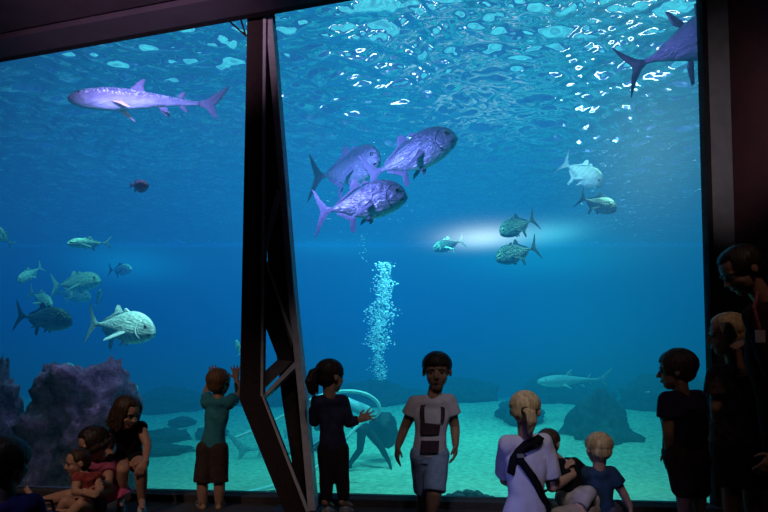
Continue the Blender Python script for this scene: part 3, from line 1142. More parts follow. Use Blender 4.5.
def person(label, J, hh, base, fwd, torso_fwd, skin, hair, bulk=1.0, hands=None, head_up=(0, 0, 1), arms=('l', 'r'), legs=('l', 'r'), dep=.62, group=None, thin=1.0, waist=.82, voxel=.0048, face=True, foot=True, barefoot=True):
    """J: joint name -> world point. Returns dict with root object and geometry helpers"""
    f = Frame(J['head'], hh, fwd, head_up)
    mb = MB()
    head_shape(mb, f)
    R = dict(ua=.165 * hh * bulk, el=.135 * hh * bulk, wr=.095 * hh * bulk, th=.29 * hh * bulk, kn=.20 * hh * bulk, ca=.195 * hh * bulk, an=.12 * hh * bulk)
    sl, sr, hl, hr = J['sl'], J['sr'], J['hl'], J['hr']
    shc, hpc = (sl + sr) / 2, (hl + hr) / 2
    neck0 = shc + (J['head'] - shc).normalized() * .02
    nb = f.p(0, -.06, -.30)
    mb.cap(shc + (nb - shc) * .15, .19 * hh, nb, .20 * hh, 14)
    tf = V(torso_fwd).normalized()
    ax = (shc - hpc)
    side_s, side_h = (sr - sl) / 2, (hr - hl) / 2
    sw = side_s.length * thin
    hw = max(side_h.length * 1.0 + R['th'] * .75, sw * .62)
    axn = ax.normalized()

    def ring(t, w, d):
        c = hpc + ax * t
        sd = (side_h.normalized().lerp(side_s.normalized(), min(1, max(0, t))))
        sd = (sd - axn * sd.dot(axn)).normalized()
        fr = axn.cross(sd).normalized()
        if fr.dot(tf) < 0:
            fr = -fr
        return (c, sd * w, fr * d)

    def tw(t):
        return float(np.interp(t, [-.2, 0, .4, .75, .93, 1.0], [hw * .9, hw, sw * waist, sw * .93, sw * .88, sw * .5]))
    td = sw * dep

    def tdp(t):
        return float(np.interp(t, [-.2, 0, .4, .75, .93, 1.0], [td * 1.0, td * 1.08, td * .98, td * 1.02, td * .75, td * .4]))
    ts = [-.14, -.05, .1, .25, .4, .55, .7, .82, .93, 1.0]
    mb.loft([ring(t, tw(t) * .97, tdp(t) * .97) for t in ts])
    for s in (sl, sr):
        mb.cap(shc.lerp(s, .3) - axn * .0, R['ua'] * 1.15, s, R['ua'] * 1.1)
    for a in arms:
        s, e, w = J['s' + a], J['e' + a], J['w' + a]
        mb.cap(s, R['ua'] * 1.08, s.lerp(e, .5), R['ua'], 12).cap(s.lerp(e, .5), R['ua'], e, R['el'], 12)
        mb.cap(e, R['el'], e.lerp(w, .3), R['el'] * .98, 12).cap(e.lerp(w, .3), R['el'] * .98, w, R['wr'], 12)
        hd_ = (hands or {}).get(a)
        if hd_:
            hand(mb, w, hd_[0], hd_[1], hh * .62, hd_[2], *(hd_[3:]), wr=R['wr'])
    for a in legs:
        h, k, n_ = J['h' + a], J['k' + a], J['a' + a]
        mb.cap(h, R['th'], h.lerp(k, .5), R['th'] * .88, 14).cap(h.lerp(k, .5), R['th'] * .88, k, R['kn'], 14)
        mb.cap(k, R['kn'], k.lerp(n_, .35), R['ca'], 12).cap(k.lerp(n_, .35), R['ca'], n_, R['an'], 12)
        if foot and 't' + a in J:
            t = J['t' + a]
            d = (t - n_)
            heel = n_ - d.normalized() * .12 * hh - V((0, 0, .0))
            mb.cap(n_, R['an'], heel + (t - n_) * .02, R['an'] * .95)
            mb.chain([(heel, R['an'] * .8), (n_.lerp(t, .5), R['an'] * .85), (t, R['an'] * .62)], 10)
            if barefoot:
                sdv = d.cross(V((0, 0, 1))) if abs(d.normalized().z) < .8 else d.cross(V((0, 1, 0)))
                sdv.normalize()
                for q in range(5):
                    b0 = t + sdv * (q - 2) * R['an'] * .30
                    mb.cap(b0, R['an'] * .24, b0 + d.normalized() * R['an'] * (.85 - .1 * q), R['an'] * .2, 6)
    me = fuse(mb, 'person', voxel, 2)
    root = put('person', me, skin, base=V(base))
    tag(root, label, 'person', group)
    B = V(base)

    def dress(nm, mb2, m, vox=.006, sm=3, wob=.004, ws=16):
        return put(nm, fuse(mb2, nm, vox, sm, wob, ws, random.random() * 9), m, root, base=B)
    if face:
        for s in (1, -1):
            ec = f.p(s * .135, .306, .005)
            e = put('eye', MB().ell(ec, [.05 * hh] * 3, f.M, 12, 8).mesh('eye'), M_white, root, base=B)
            put('iris', MB().ell(ec + f.y * .034 * hh, [.028 * hh, .022 * hh, .028 * hh], f.M, 10, 6).mesh('iris'), M_iris, e, base=B)
            put('eyebrow', MB().cap(f.p(s * .07, .375, .10), .018 * hh, f.p(s * .20, .34, .105), .014 * hh, 8).mesh('eyebrow'), hair, root, base=B)
        lm = MB().ell(f.p(0, .36, -.245), [.085 * hh, .04 * hh, .022 * hh], f.M, 12, 8)
        lm.ell(f.p(0, .35, -.275), [.07 * hh, .04 * hh, .022 * hh], f.M, 12, 8)
        put('mouth', fuse(lm, 'mouth', .003, 1), M_lip, root, base=B)
    return dict(root=root, f=f, R=R, J=J, ring=ring, tw=tw, td=tdp, sw=sw, hw=hw, dress=dress, shc=shc, hpc=hpc, axn=axn, hh=hh, B=B)


def shirt(P, m, hem=-.12, sleeve=.55, ease=.010, flare=1.25, nm='shirt', arms=('l', 'r'), top=.965, wob=.005, tank=False):
    J, R = P['J'], P['R']
    mb = MB()
    ts = [hem, hem + .1, .1, .25, .4, .55, .7, .82, .92, top]
    ts = sorted(set(ts))
    def wd(t):
        return max(P['tw'](t) * (1 + .10 * sstep(.5, .8, t) - .16 * sstep(.85, .97, t)) + ease, P['sw'] * .84 if not tank else 0)
    mb.loft([P['ring'](t, wd(t), P['td'](t) + ease) for t in ts], 28)
    c, sd, fr = P['ring'](1.0, 1, 1)
    hh = P['hh']
    up = (P['f'].p(0, -.06, -.30) - P['shc']).normalized()
    sl_ = (J['sr'] - J['sl']).normalized()
    mb.loft([(c - P['axn'] * .06, sd * P['sw'] * .80, fr * (P['td'](.93) + ease)), (c, sd * .36 * hh, fr * .33 * hh), (c + up * .022, sd * .265 * hh, fr * .265 * hh)], 24, 2.1)
    for a in arms:
        s, e, w = J['s' + a], J['e' + a], J['w' + a]
        mb.cap(P['shc'].lerp(s, .35), R['ua'] * 1.2 + ease * .6, s, R['ua'] * 1.15 + ease * .6, 14)
        if tank:
            continue
        if sleeve <= 1:
            mb.ell(s, [R['ua'] * 1.15 + ease * .8] * 3)
            mb.tube(s, R['ua'] * 1.15 + ease * .8, s.lerp(e, sleeve), (R['ua'] + ease * .8) * flare)
        else:
            mb.cap(s, R['ua'] * 1.1 + ease * .7, e, R['el'] * 1.05 + ease * .7, 14)
            mb.tube(e, R['el'] * 1.05 + ease * .7, e.lerp(w, .93), R['wr'] * 1.05 + ease * .7)
            mb.ell(e, [R['el'] * 1.05 + ease * .7] * 3)
    return P['dress'](nm, mb, m, sm=7, wob=wob)


def pants(P, m, length=1.0, ease=.012, flare=1.2, top=.13, nm='shorts', legs=('l', 'r'), wob=.005):
    """length: 1 = to the knee, 2 = to the ankle"""
    J, R = P['J'], P['R']
    mb = MB()
    mb.loft([P['ring'](t, P['tw'](t) + ease * .9, P['td'](t) + ease * .9) for t in (-.16, -.08, 0, .06, top)], 28)
    for a in legs:
        h, k, n_ = J['h' + a], J['k' + a], J['a' + a]
        if length <= 1:
            mb.tube(h.lerp(k, -.05), R['th'] + ease, h.lerp(k, length), (R['th'] * .85 + ease) * flare)
            mb.ell(h, [R['th'] + ease] * 3)
        else:
            mb.cap(h, R['th'] + ease, k, R['kn'] + ease, 14)
            mb.tube(k, R['kn'] + ease, k.lerp(n_, length - 1), (R['an'] * 1.1 + ease) * flare)
            mb.ell(k, [R['kn'] + ease] * 3)
    return P['dress'](nm, mb, m, wob=wob)


def shoes(P, m, ms, sides=('l', 'r')):
    J, R = P['J'], P['R']
    for a in sides:
        n_, t = J['a' + a], J['t' + a]
        d = (t - n_)
        d.z = 0
        dn = d.normalized()
        sd = V((-dn.y, dn.x, 0))
        z0 = min(t.z, n_.z) - R['an'] * .3
        c0 = V((n_.x, n_.y, 0)) - dn * R['an'] * 1.1
        c1 = V((t.x, t.y, 0)) + dn * R['an'] * .9
        w = R['an'] * 1.15
        mb = MB()
        rr = []
        for q, k, hgt in ((0, .7, 1.9), (.15, 1, 2.2), (.4, .95, 1.9), (.7, 1.05, 1.2), (.92, .85, .8), (1, .5, .5)):
            c = c0.lerp(c1, q)
            c.z = .012 + hgt * R['an'] * .55
            rr.append((c, sd * w * k, V((0, 0, 1)) * hgt * R['an'] * .55))
        mb.loft(rr, 18)
        s = P['dress']('shoe', mb, m, .005, 2, 0)
        mb = MB()
        mb.loft([(c0.lerp(c1, q) + V((0, 0, 0)) , sd * w * k * 1.08, dn * .001) for q, k in ((0, 1),)] * 1 if False else
                [(V((c0.lerp(c1, .5).x, c0.lerp(c1, .5).y, z)), sd * w * 1.05, dn * ((c1 - c0).length * .54)) for z in (.0, .008, .018)], 24)
        put('sole', fuse(mb, 'sole', .004, 1), ms, s, base=P['B'])


def hair_obj(P, m, mb, vox=.005, sm=1):
    return put('hair', fuse(mb, 'hair', vox, sm), m, P['root'], base=P['B'])


def hair_cap(f, back=1.0, low=0.0):
    mb = MB()
    h = f.h
    mb.ell(f.p(0, -.10, .16), [.385 * h, .42 * h, .375 * h], f.M, 20, 14)
    mb.ell(f.p(0, -.20, -.02 - low), [.33 * h, .30 * h, .30 * h], f.M, 20, 14)
    return mb


def joints(Y, **k):
    return {n: at(v[0], v[1], Y + (v[2] if len(v) > 2 else 0)) for n, v in k.items()}


M_sole = mat('shoe_sole', (.5, .5, .5), rough=.8)
M_shoe = mat('pale_shoe', (.55, .53, .52), (.4, .4, .42), rough=.6, scale=40, bump=.2)

# 1 boy in teal, hands on the pane
Y = 4.27
J = joints(Y, head=(219, 383.5, .03), sl=(208, 403), sr=(228.5, 403), el=(206.5, 393, .16), wl=(210.5, 379, .23), er=(239, 395, .12), wr=(236.5, 379, .22),
           hl=(206.5, 449), hr=(218, 449), kl=(202.5, 483), kr=(219.5, 483), al=(202.5, 508), ar=(219, 508), tl=(199, 509, .12), tr=(222, 509, .12))
P = person('boy in teal shirt and brown shorts with both hands raised against the pane', J, .205, (J['al'].x + .06, Y, 0), (.15, 1, .12), (0, 1, 0), M_skin, H_sandy,
           hands=dict(l=((.15, .25, 1), (0, -1, .2), (1, 0, 0), .15, .2), r=((-.15, .25, 1), (0, -1, .2), (-1, 0, 0), .15, .28)))
M_teal = cloth('teal_jersey', (.06, .36, .44), (.04, .26, .33))
shirt(P, M_teal, hem=.04, sleeve=.55, ease=.012, flare=1.1)
pants(P, cloth('brown_cargo_cotton', (.085, .062, .055), (.06, .045, .04), 30), .98, .012, 1.02, nm='shorts')
shoes(P, mat('sandal', (.25, .22, .2), rough=.6), M_sole)
mb = hair_cap(P['f'])
locks(mb, P['f'], 46, 60, 300, 98, r=.05, seed=3)
locks(mb, P['f'], 14, -60, 60, 42, r=.05, seed=4)
hair_obj(P, H_sandy, mb)

# 2 girl with ponytail
Y = 3.98
J = joints(Y, head=(331, 376.5), sl=(318, 402, -.01), sr=(342, 401, .03), el=(314.5, 421, .05), wl=(313, 408, .16), er=(349, 422, .06), wr=(359, 420, .06),
           hl=(327, 450), hr=(339, 450, .03), kl=(327, 477), kr=(342, 478, .02), al=(326, 503), ar=(344, 503, .02), tl=(331, 505, .09), tr=(350, 505, .10))
P = person('girl with ponytail in navy long sleeved top and dark leggings at the pane', J, .215, (J['al'].x + .06, Y, 0), (.75, .62, -.05), (.35, 1, 0), M_skin, H_dark,
           hands=dict(l=((-.05, .3, 1), (-1, 0, 0), (0, -1, 0), .25, .15), r=((1, .1, .45), (.1, -.85, .5), (-.3, 0, 1), .12, .5)))
M_navy = cloth('navy_knit', (.05, .05, .11), (.035, .035, .08))
shirt(P, M_navy, hem=.0, sleeve=2, ease=.012)
pants(P, cloth('dark_leggings', (.04, .03, .035)), 1.92, .007, 1.05, nm='leggings')
shoes(P, M_shoe, M_sole)
mb = hair_cap(P['f'], low=.02)
locks(mb, P['f'], 44, 50, 310, 100, r=.05, seed=5)
locks(mb, P['f'], 20, -62, 62, 62, r=.045, seed=6)
f = P['f']
hair_obj(P, H_dark, mb)
pt = MB()
c0 = f.p(0, -.46, .20)
for k in range(16):
    a = k * 2.4
    o = V((math.cos(a), math.sin(a), 0)) * .007 * (k % 4)
    d = V((-.028, 0, 0))
    pt.chain([(c0, .018), (c0 + d + o + V((-.008, 0, -.02)), .019), (c0 + d + o * 2.2 + V((-.018, 0, -.08)), .018), (c0 + d * .9 + o * 2 + V((-.012, 0, -.14 - .006 * (k % 5))), .008)], 8)
put('ponytail', fuse(pt, 'ponytail', .005, 1), H_dark, P['root'], base=P['B'])
put('hair_tie', MB().ell(c0, [.022, .022, .022]).mesh('hair_tie'), mat('hair_tie', (.05, .03, .06), rough=.7), P['root'], base=P['B'])

# 3 boy in white, walking toward us
Y = 3.72
J = joints(Y, head=(437, 371.5, -.02), sl=(416, 403, .02), sr=(448.5, 402, -.01), el=(404.5, 428, .05), wl=(398, 446, .0), er=(455, 427, .02), wr=(455.5, 444, -.04),
           hl=(422, 455), hr=(437, 455), kl=(424.5, 492, .10), kr=(434.5, 493, -.08), al=(421, 516, .22), ar=(431, 517, -.04), tl=(418, 520, .12), tr=(428, 522, -.17))
P = person('boy in white tee and pale denim shorts walking away from the pane toward us', J, .225, (J['ar'].x, Y, 0), (-.12, -1, -.14), (-.2, -1, 0), M_skin2, H_dark,
           hands=dict(l=((-.1, -.1, -1), (-1, -.3, 0), (.2, -1, 0), .4, .08), r=((-.05, -.1, -1), (1, -.3, 0), (-.3, -1, 0), .5, .06)))
M_tee = cloth('white_jersey', (.62, .60, .66), (.55, .53, .6))
sh = shirt(P, M_tee, hem=-.04, sleeve=.5, ease=.014)
# dark patches on the chest of the tee
pr = MB()
cc = P['ring'](.55, 1, 1)
def chest(t, u, off=.0):
    c, s_, fr = P['ring'](t, max(P['tw'](t) * (1 + .10 * sstep(.5, .85, t)) + .014, P['sw'] * .84), P['td'](t) + .014)
    e = 2.4
    v = (1 - abs(u) ** e) ** (1 / e)
    return c + s_ * u + fr * v + fr.normalized() * (off + .009)
def panel(q, nu=8, nt=5):
    """q: four (u, t) corners, counter-clockwise"""
    G = []
    for off in (-.004, .004):
        for i in range(nt + 1):
            for j in range(nu + 1):
                a, b = j / nu, i / nt
                u = (q[0][0] * (1 - a) + q[1][0] * a) * (1 - b) + (q[3][0] * (1 - a) + q[2][0] * a) * b
                t = (q[0][1] * (1 - a) + q[1][1] * a) * (1 - b) + (q[3][1] * (1 - a) + q[2][1] * a) * b
                G.append(tuple(chest(t, u, off)))
    base_, n1 = len(pr.v), (nu + 1) * (nt + 1)
    pr.v.extend(G)
    w_ = nu + 1
    for i in range(nt):
        for j in range(nu):
            k = base_ + i * w_ + j
            pr.f.append((k, k + w_, k + w_ + 1, k + 1))
            pr.f.append((k + n1, k + n1 + 1, k + n1 + w_ + 1, k + n1 + w_))
    for i in range(nt):
        for k in (base_ + i * w_, base_ + i * w_ + nu):
            pr.f.append((k, k + w_, k + w_ + n1, k + n1))
    for j in range(nu):
        for k in (base_ + j, base_ + nt * w_ + j):
            pr.f.append((k, k + 1, k + 1 + n1, k + n1))
panel([(-.60, .60), (-.34, .62), (-.36, .96), (-.62, .94)], 4, 6)
panel([(-.66, .38), (.52, .42), (.56, .60), (-.62, .62)], 10, 5)
panel([(-.62, .04), (.45, .08), (.52, .30), (-.58, .28)], 10, 5)
panel([(.52, .64), (.72, .64), (.74, .92), (.52, .94)], 4, 6)
me = pr.mesh('chest_patches'); recalc(me)
put('chest_patches', me, cloth('dark_patches', (.075, .045, .055), (.05, .03, .04)), sh, base=P['B'], smooth=False)
pants(P, cloth('pale_denim', (.30, .42, .62), (.23, .33, .52), 40), .97, .012, 1.02, nm='shorts')
shoes(P, mat('dark_shoe', (.05, .05, .06), rough=.6), M_sole)
mb = hair_cap(P['f'])
locks(mb, P['f'], 46, 55, 305, 92, r=.055, seed=7)
locks(mb, P['f'], 30, -65, 65, 76, r=.055, seed=8, jit=.05)
hair_obj(P, H_dark, mb)

# 4 blonde woman seated on the floor
Y = 3.25
J = joints(Y, head=(525.5, 411, .02), sl=(508, 445, .03), sr=(543, 443, .05), el=(505, 480, .22), wl=(535, 492, .34), er=(552, 487, .08), wr=(573, 475, .24),
           hl=(512, 528, .02), hr=(540, 528, .06), kl=(540, 505, .42), kr=(590, 509, .30), al=(560, 530, .50), ar=(560, 532, .22), tl=(580, 532, .55), tr=(535, 534, .34))
P = person('blonde woman in white tee with low ponytail sitting on the floor holding a baby', J, .205, (J['hl'].x + .08, Y, 0), (.45, .88, -.12), (.35, 1, 0), M_skin, H_blond, bulk=1.12,
           hands=dict(r=((.15, .55, .6), (.6, -.6, .3), (-.3, .2, .8), .45, .06), l=((1, .3, 0), (0, -.3, -1), (0, 1, 0), .4, .06)), voxel=.005)
shirt(P, M_tee, hem=-.1, sleeve=.78, ease=.016, wob=.007)
pants(P, cloth('khaki_cotton', (.42, .35, .27), (.34, .28, .21)), 1.9, .016, 1.1, nm='trousers')
f = P['f']
mb = hair_cap(f)
locks(mb, f, 50, 40, 320, 104, r=.042, seed=9, jit=.03)
locks(mb, f, 18, -58, 58, 50, r=.042, seed=10)
hair_obj(P, H_blond, mb)
pt = MB()
c0 = f.p(.10, -.48, -.02)
for k in range(14):
    a = k * 2.4
    o = V((math.cos(a), math.sin(a) * .6, 0)) * .006 * (k % 4)
    pt.chain([(c0, .016), (c0 + o * 1.5 + V((.018, -.03, -.012)), .019), (c0 + o * 1.8 + V((.026, -.03, -.055)), .017), (c0 + o + V((.024, -.015, -.105 - .004 * (k % 4))), .006)], 8)
put('ponytail', fuse(pt, 'ponytail', .004, 1), H_blond, P['root'], base=P['B'])
put('hair_tie', MB().ell(c0, [.02, .02, .02]).mesh('hair_tie'), mat('dark_hair_tie', (.03, .02, .02), rough=.7), P['root'], base=P['B'])
# baby carrier straps over the back
def strap_mesh(keys, ext=(), w=.02, th=.006):
    """keys: (t along torso, u across -1..1 seen from behind) on the back of the shirt"""
    mb = MB()
    pts = []
    for (t0, u0), (t1, u1) in zip(keys, keys[1:]):
        for q in range(8):
            pts.append((t0 + (t1 - t0) * q / 8, u0 + (u1 - u0) * q / 8))
    pts.append(keys[-1])
    W = []
    for pt_ in pts:
        t, u = pt_
        c, s_, fr = P['ring'](min(t, .97), max(P['tw'](min(t, .97)) * (1 + .10 * sstep(.5, .85, min(t, .97))) + .016, P['sw'] * .84), P['td'](min(t, .97)) + .016)
        v = (max(0, 1 - abs(u) ** 2.4)) ** (1 / 2.4)
        W.append((c + s_ * u - fr * v, -fr.normalized() * max(.25, v) + s_.normalized() * u))
    c, s_, fr = P['ring'](.97, 1, 1)
    for x, y, z in ext:
        W.append((P['shc'] + s_ * x + fr * y + P['axn'] * z, P['axn'] * .7 - fr * .7))
    rr = []
    for i in range(len(W)):
        a_, b_ = W[max(0, i - 1)][0], W[min(len(W) - 1, i + 1)][0]
        d = (b_ - a_).normalized()
        n_ = W[i][1].normalized()
        s_ = d.cross(n_).normalized()
        c = W[i][0] + n_ * .008
        rr.append([c + s_ * w + n_ * th, c - s_ * w + n_ * th, c - s_ * w - n_ * th * 2, c + s_ * w - n_ * th * 2])
    return mb.rings(rr)
M_strap = cloth('black_webbing', (.008, .008, .01))
for keys, ext in (([(.66, -.90), (.84, -.74), (.93, -.52)], [(-.04, -.092, .0), (.0, -.086, .014), (.04, -.072, .028), (.066, -.05, .038)]), ([(.93, -.60), (.80, -.42), (.55, .25), (.32, .80), (.10, .95)], [])):
    me = strap_mesh(keys, ext).mesh('carrier_strap'); recalc(me)
    st = put('carrier_strap', me, M_strap, P['root'], base=P['B'])
c, s_, fr = P['ring'](.88, P['tw'](.88) + .02, P['td'](.88) + .034)
bk = c - s_ * .52 - fr * .86
put('buckle', MB().box(bk - V((.018, .012, .01)), bk + V((.018, .004, .01))).mesh('buckle'), mat('grey_buckle', (.2, .2, .22), rough=.5), st, base=P['B'], smooth=False)

# 5 baby on her lap
Y = 3.52
J = joints(Y, head=(549, 443.5, .0), sl=(553, 464, -.02), sr=(573, 464, .08), el=(556, 478, -.05), wl=(563, 470, -.02), er=(583, 474, .10), wr=(588, 484, .06),
           hl=(566, 497, .0), hr=(578, 497, .05), kl=(588, 494, -.04), kr=(594, 496, .05), al=(580, 508, -.08), ar=(590, 512, .0), tl=(584, 512, -.10), tr=(596, 515, -.02))
P = person('baby with short brown hair in black top on the lap of the blonde woman', J, .165, (J['hl'].x, Y, .12), (.6, .75, -.1), (.5, .8, .1), M_skin, H_brown, bulk=1.05,
           hands=dict(l=((.4, -.1, .5), (-1, -.3, 0), (0, 0, 1), .5, .1), r=((.3, -.4, -.8), (.6, -.6, 0), (-.5, -.5, 0), .5, .1)))
shirt(P, cloth('black_jersey', (.012, .012, .014)), hem=-.02, sleeve=.85, ease=.012)
pants(P, cloth('pale_baby_cotton', (.45, .42, .38)), 1.9, .014, 1.1, nm='trousers')
mb = MB()
fr_ = P['f']
mb.ell(P['shc'] + V((0, 0, .012)), (.042, .042, .018))
P['dress']('collar', mb, cloth('white_collar', (.6, .6, .62)), .005, 2, 0)
mb = hair_cap(P['f'])
locks(mb, P['f'], 40, 50, 310, 92, r=.035, seed=12)
locks(mb, P['f'], 14, -55, 55, 40, r=.035, seed=13)
hair_obj(P, H_brown, mb)

# 6 blond toddler seated
Y = 3.58
J = joints(Y, head=(598.5, 449.5), sl=(586, 474, .0), sr=(611, 473.5, .0), el=(583, 495, .12), wl=(592, 505, .24), er=(622, 491, .0), wr=(630, 506, .0),
           hl=(592, 514), hr=(608, 514), kl=(586, 508, .20), kr=(618, 510, .20), al=(590, 522, .30), ar=(612, 522, .34), tl=(590, 520, .40), tr=(614, 520, .44))
P = person('blond toddler in dark blue tee sitting on the floor beside the woman and baby', J, .192, (J['hl'].x + .05, Y, 0), (-.1, 1, -.06), (0, 1, 0), M_skin, H_blond,
           hands=dict(r=((.25, .1, -1), (1, -.4, 0), (0, -1, 0), .3, .1), l=((.4, .6, -.3), (0, -.3, 1), (1, 0, 0), .4, .1)))
shirt(P, cloth('dark_blue_jersey', (.03, .065, .12), (.022, .05, .095)), hem=-.10, sleeve=.62, ease=.014)
pants(P, cloth('plaid_cotton', (.12, .11, .13), (.05, .05, .06), 60), .95, .014, 1.1)
mb = hair_cap(P['f'])
locks(mb, P['f'], 52, 45, 315, 96, r=.05, seed=14, jit=.03)
locks(mb, P['f'], 18, -58, 58, 55, r=.05, seed=15)
hair_obj(P, H_blond, mb)

# 7 child with bobbed brown hair by the column
Y = 3.66
J = joints(Y, head=(675.5, 370.5), sl=(668, 400, -.06), sr=(697, 398, .10), el=(668, 432, -.07), wl=(669, 452, -.02), er=(704, 430, .12), wr=(702, 452, .14),
           hl=(680, 455, -.04), hr=(695, 455, .06), kl=(684, 488, -.03), kr=(698, 488, .06), al=(684, 517, -.03), ar=(700, 517, .07), tl=(672, 521, .03), tr=(688, 521, .13))
P = person('child with bobbed brown hair in navy tee looking left by the window column', J, .235, (J['al'].x + .04, Y, 0), (-.86, .45, -.08), (-.7, .7, 0), M_skin2, H_brown,
           hands=dict(l=((0, .1, -1), (-1, -.6, 0), (-.6, .7, 0), .55, .05), r=((0, .1, -1), (1, .3, 0), (-.6, .7, 0), .5, .05)), dep=.66)
shirt(P, cloth('purple_navy_jersey', (.035, .03, .075), (.025, .02, .05)), hem=-.05, sleeve=.55, ease=.016)
pants(P, cloth('brown_baggy_cotton', (.10, .055, .05), (.07, .04, .036)), 1.18, .026, 1.15, nm='long_shorts')
mb = hair_cap(P['f'], low=.02)
locks(mb, P['f'], 56, 52, 308, 116, r=.06, seed=16, jit=.04, out=1.06)
locks(mb, P['f'], 26, -70, 70, 66, r=.055, seed=17)
hair_obj(P, H_brown, mb)
P['root'].select_set(False)

# 8 fair boy in the dark, right
Y = 3.0
J = joints(Y, head=(727, 335), sl=(718, 374, -.05), sr=(755, 372, .08), el=(716, 408, -.04), wl=(718, 432, .04), er=(764, 408, .10), wr=(760, 436, .14),
           hl=(730, 450, -.04), hr=(750, 450, .06), kl=(732, 492, -.06), kr=(752, 492, .06), al=(733, 536, -.03), ar=(754, 536, .08), tl=(718, 545, -.04), tr=(738, 545, .06))
P = person('fair haired boy in dark brown tee and shorts standing in shadow before the right wall', J, .205, (J['al'].x + .05, Y, 0), (-.9, .25, -.1), (-.8, .5, 0), M_skin2, H_blond,
           hands=dict(l=((0, .2, -1), (-1, -.5, 0), (-.6, .7, 0), .5, .05), r=((0, .2, -1), (1, .3, 0), (-.6, .7, 0), .5, .05)), dep=.66)
shirt(P, cloth('dark_striped_jersey', (.11, .075, .075), (.05, .035, .035), 25), hem=-.08, sleeve=.6, ease=.018)
pants(P, cloth('dark_cotton', (.05, .03, .03)), .9, .02, 1.1)
shoes(P, mat('dark_sneaker', (.05, .04, .04), rough=.6), M_sole)
mb = hair_cap(P['f'])
locks(mb, P['f'], 46, 58, 302, 98, r=.05, seed=18)
locks(mb, P['f'], 22, -64, 64, 52, r=.05, seed=19)
hair_obj(P, H_blond, mb)

# 9 woman leaning over him
Y = 2.62
J = joints(Y, head=(741, 271), sl=(755, 316, -.10), sr=(792, 312, .10), el=(775, 372, -.14), wl=(757, 343, .12), er=(800, 380, .0), wr=(775, 455, -.12),
           hl=(790, 455, -.06), hr=(818, 455, .06), kl=(788, 520, -.08), kr=(815, 520, .02), al=(792, 572, -.02), ar=(818, 572, .08), tl=(766, 580, -.06), tr=(792, 580, .04))
P = person('dark haired woman in dark top with lanyard leaning over the fair haired boy', J, .205, (J['al'].x + .06, Y, 0), (-.82, .02, -.50), (-.9, .2, 0), M_skin2, H_dark, bulk=1.1,
           hands=dict(l=((-1, .15, -.02), (0, -.5, .9), (0, .8, .6), .45, .1), r=((-.55, -.1, -.6), (.2, -1, .2), (-.6, 0, .6), .5, .1)), dep=.6)
shirt(P, cloth('black_blouse', (.03, .014, .016)), hem=-.12, sleeve=2, ease=.016)
pants(P, cloth('black_trousers', (.02, .012, .014)), 1.9, .016, 1.1, nm='trousers')
mb = hair_cap(P['f'], low=.02)
locks(mb, P['f'], 48, 55, 305, 112, r=.05, seed=20)
locks(mb, P['f'], 22, -64, 64, 50, r=.05, seed=21)
hair_obj(P, H_dark, mb)
ly = MB()
p0, p1, p2 = at(758, 292, Y - .16), at(754, 308, Y - .22), at(760, 330, Y - .23)
ly.chain([(p0, .006), (p1, .007), (p2, .006)], 8)
lo = put('lanyard', fuse(ly, 'lanyard', .003, 1), cloth('red_lanyard', (.35, .08, .09)), P['root'], base=P['B'])
put('badge', MB().box(p2 + V((-.018, -.004, -.05)), p2 + V((.018, .004, 0))).mesh('badge'), mat('pale_badge', (.5, .45, .5), rough=.5), lo, base=P['B'], smooth=False)

# 10 girl with long hair bending down, hands to knee
Y = 4.12
J = joints(Y, head=(127.5, 412.5, -.10), sl=(116, 430, .0), sr=(141, 427, .0), el=(109, 448, .08), wl=(112, 464, .06), er=(147.5, 445, -.05), wr=(145.5, 461, -.16),
           hl=(122, 460, .10), hr=(137, 460, .10), kl=(123, 470, -.16), kr=(141, 468, -.16), al=(122, 499, -.06), ar=(142, 501, -.08), tl=(120, 505, -.19), tr=(142, 507, -.21))
P = person('girl with long brown hair in black playsuit crouching, hand on knee', J, .205, (J['al'].x + .06, Y, 0), (.80, -.45, -.42), (0, -1, -.3), M_skin, H_brown,
           hands=dict(l=((.3, -.5, -.8), (-.6, -.7, .2), (1, 0, 0), .35, .1), r=((-.2, -.5, -.8), (.6, -.7, .4), (-1, 0, 0), .45, .1)))
M_blk = cloth('black_playsuit_cotton', (.014, .012, .016))
shirt(P, M_blk, hem=-.1, ease=.012, tank=True, nm='tank_top')
pants(P, M_blk, .42, .014, 1.08, nm='shorts')
shoes(P, M_shoe, M_sole, ('r',))
shoes(P, mat('dark_sandal', (.06, .045, .04), rough=.6), M_sole, ('l',))
mb = hair_cap(P['f'], low=.02)
locks(mb, P['f'], 60, 46, 314, 100, hang=.62, r=.055, seed=22, curl=.5)
locks(mb, P['f'], 22, -60, 60, 50, r=.05, seed=23)
hair_obj(P, H_brown, mb)

# 11 seated girl with curly hair and pink skirt
Y = 3.95
J = joints(Y, head=(93, 444, -.05), sl=(88, 467, -.06), sr=(109, 464, .04), el=(82, 483, -.16), wl=(88, 490, -.26), er=(108, 484, -.10), wr=(96, 484, -.26),
           hl=(102, 491, -.02), hr=(112, 491, .06), kl=(68, 496, -.10), kr=(90, 492, -.22), al=(36, 503, -.08), ar=(70, 510, -.34), tl=(27, 490, -.08), tr=(56, 512, -.38))
P = person('seated girl with curly dark hair and pink skirt, one bare leg stretched out', J, .205, (J['hl'].x, Y, 0), (-.62, -.62, -.4), (-.6, -.7, 0), M_skin, H_dark,
           hands=dict(l=((.4, -.2, .1), (0, -1, .4), (0, 0, 1), .4, .1), r=((-.5, -.2, .1), (.2, -1, .4), (0, 0, 1), .4, .1)))
M_pink = cloth('pink_cotton', (.85, .14, .34), (.62, .09, .24))
shirt(P, cloth('dark_pink_top', (.45, .10, .20)), hem=.0, sleeve=.5, ease=.012)
sk = MB()
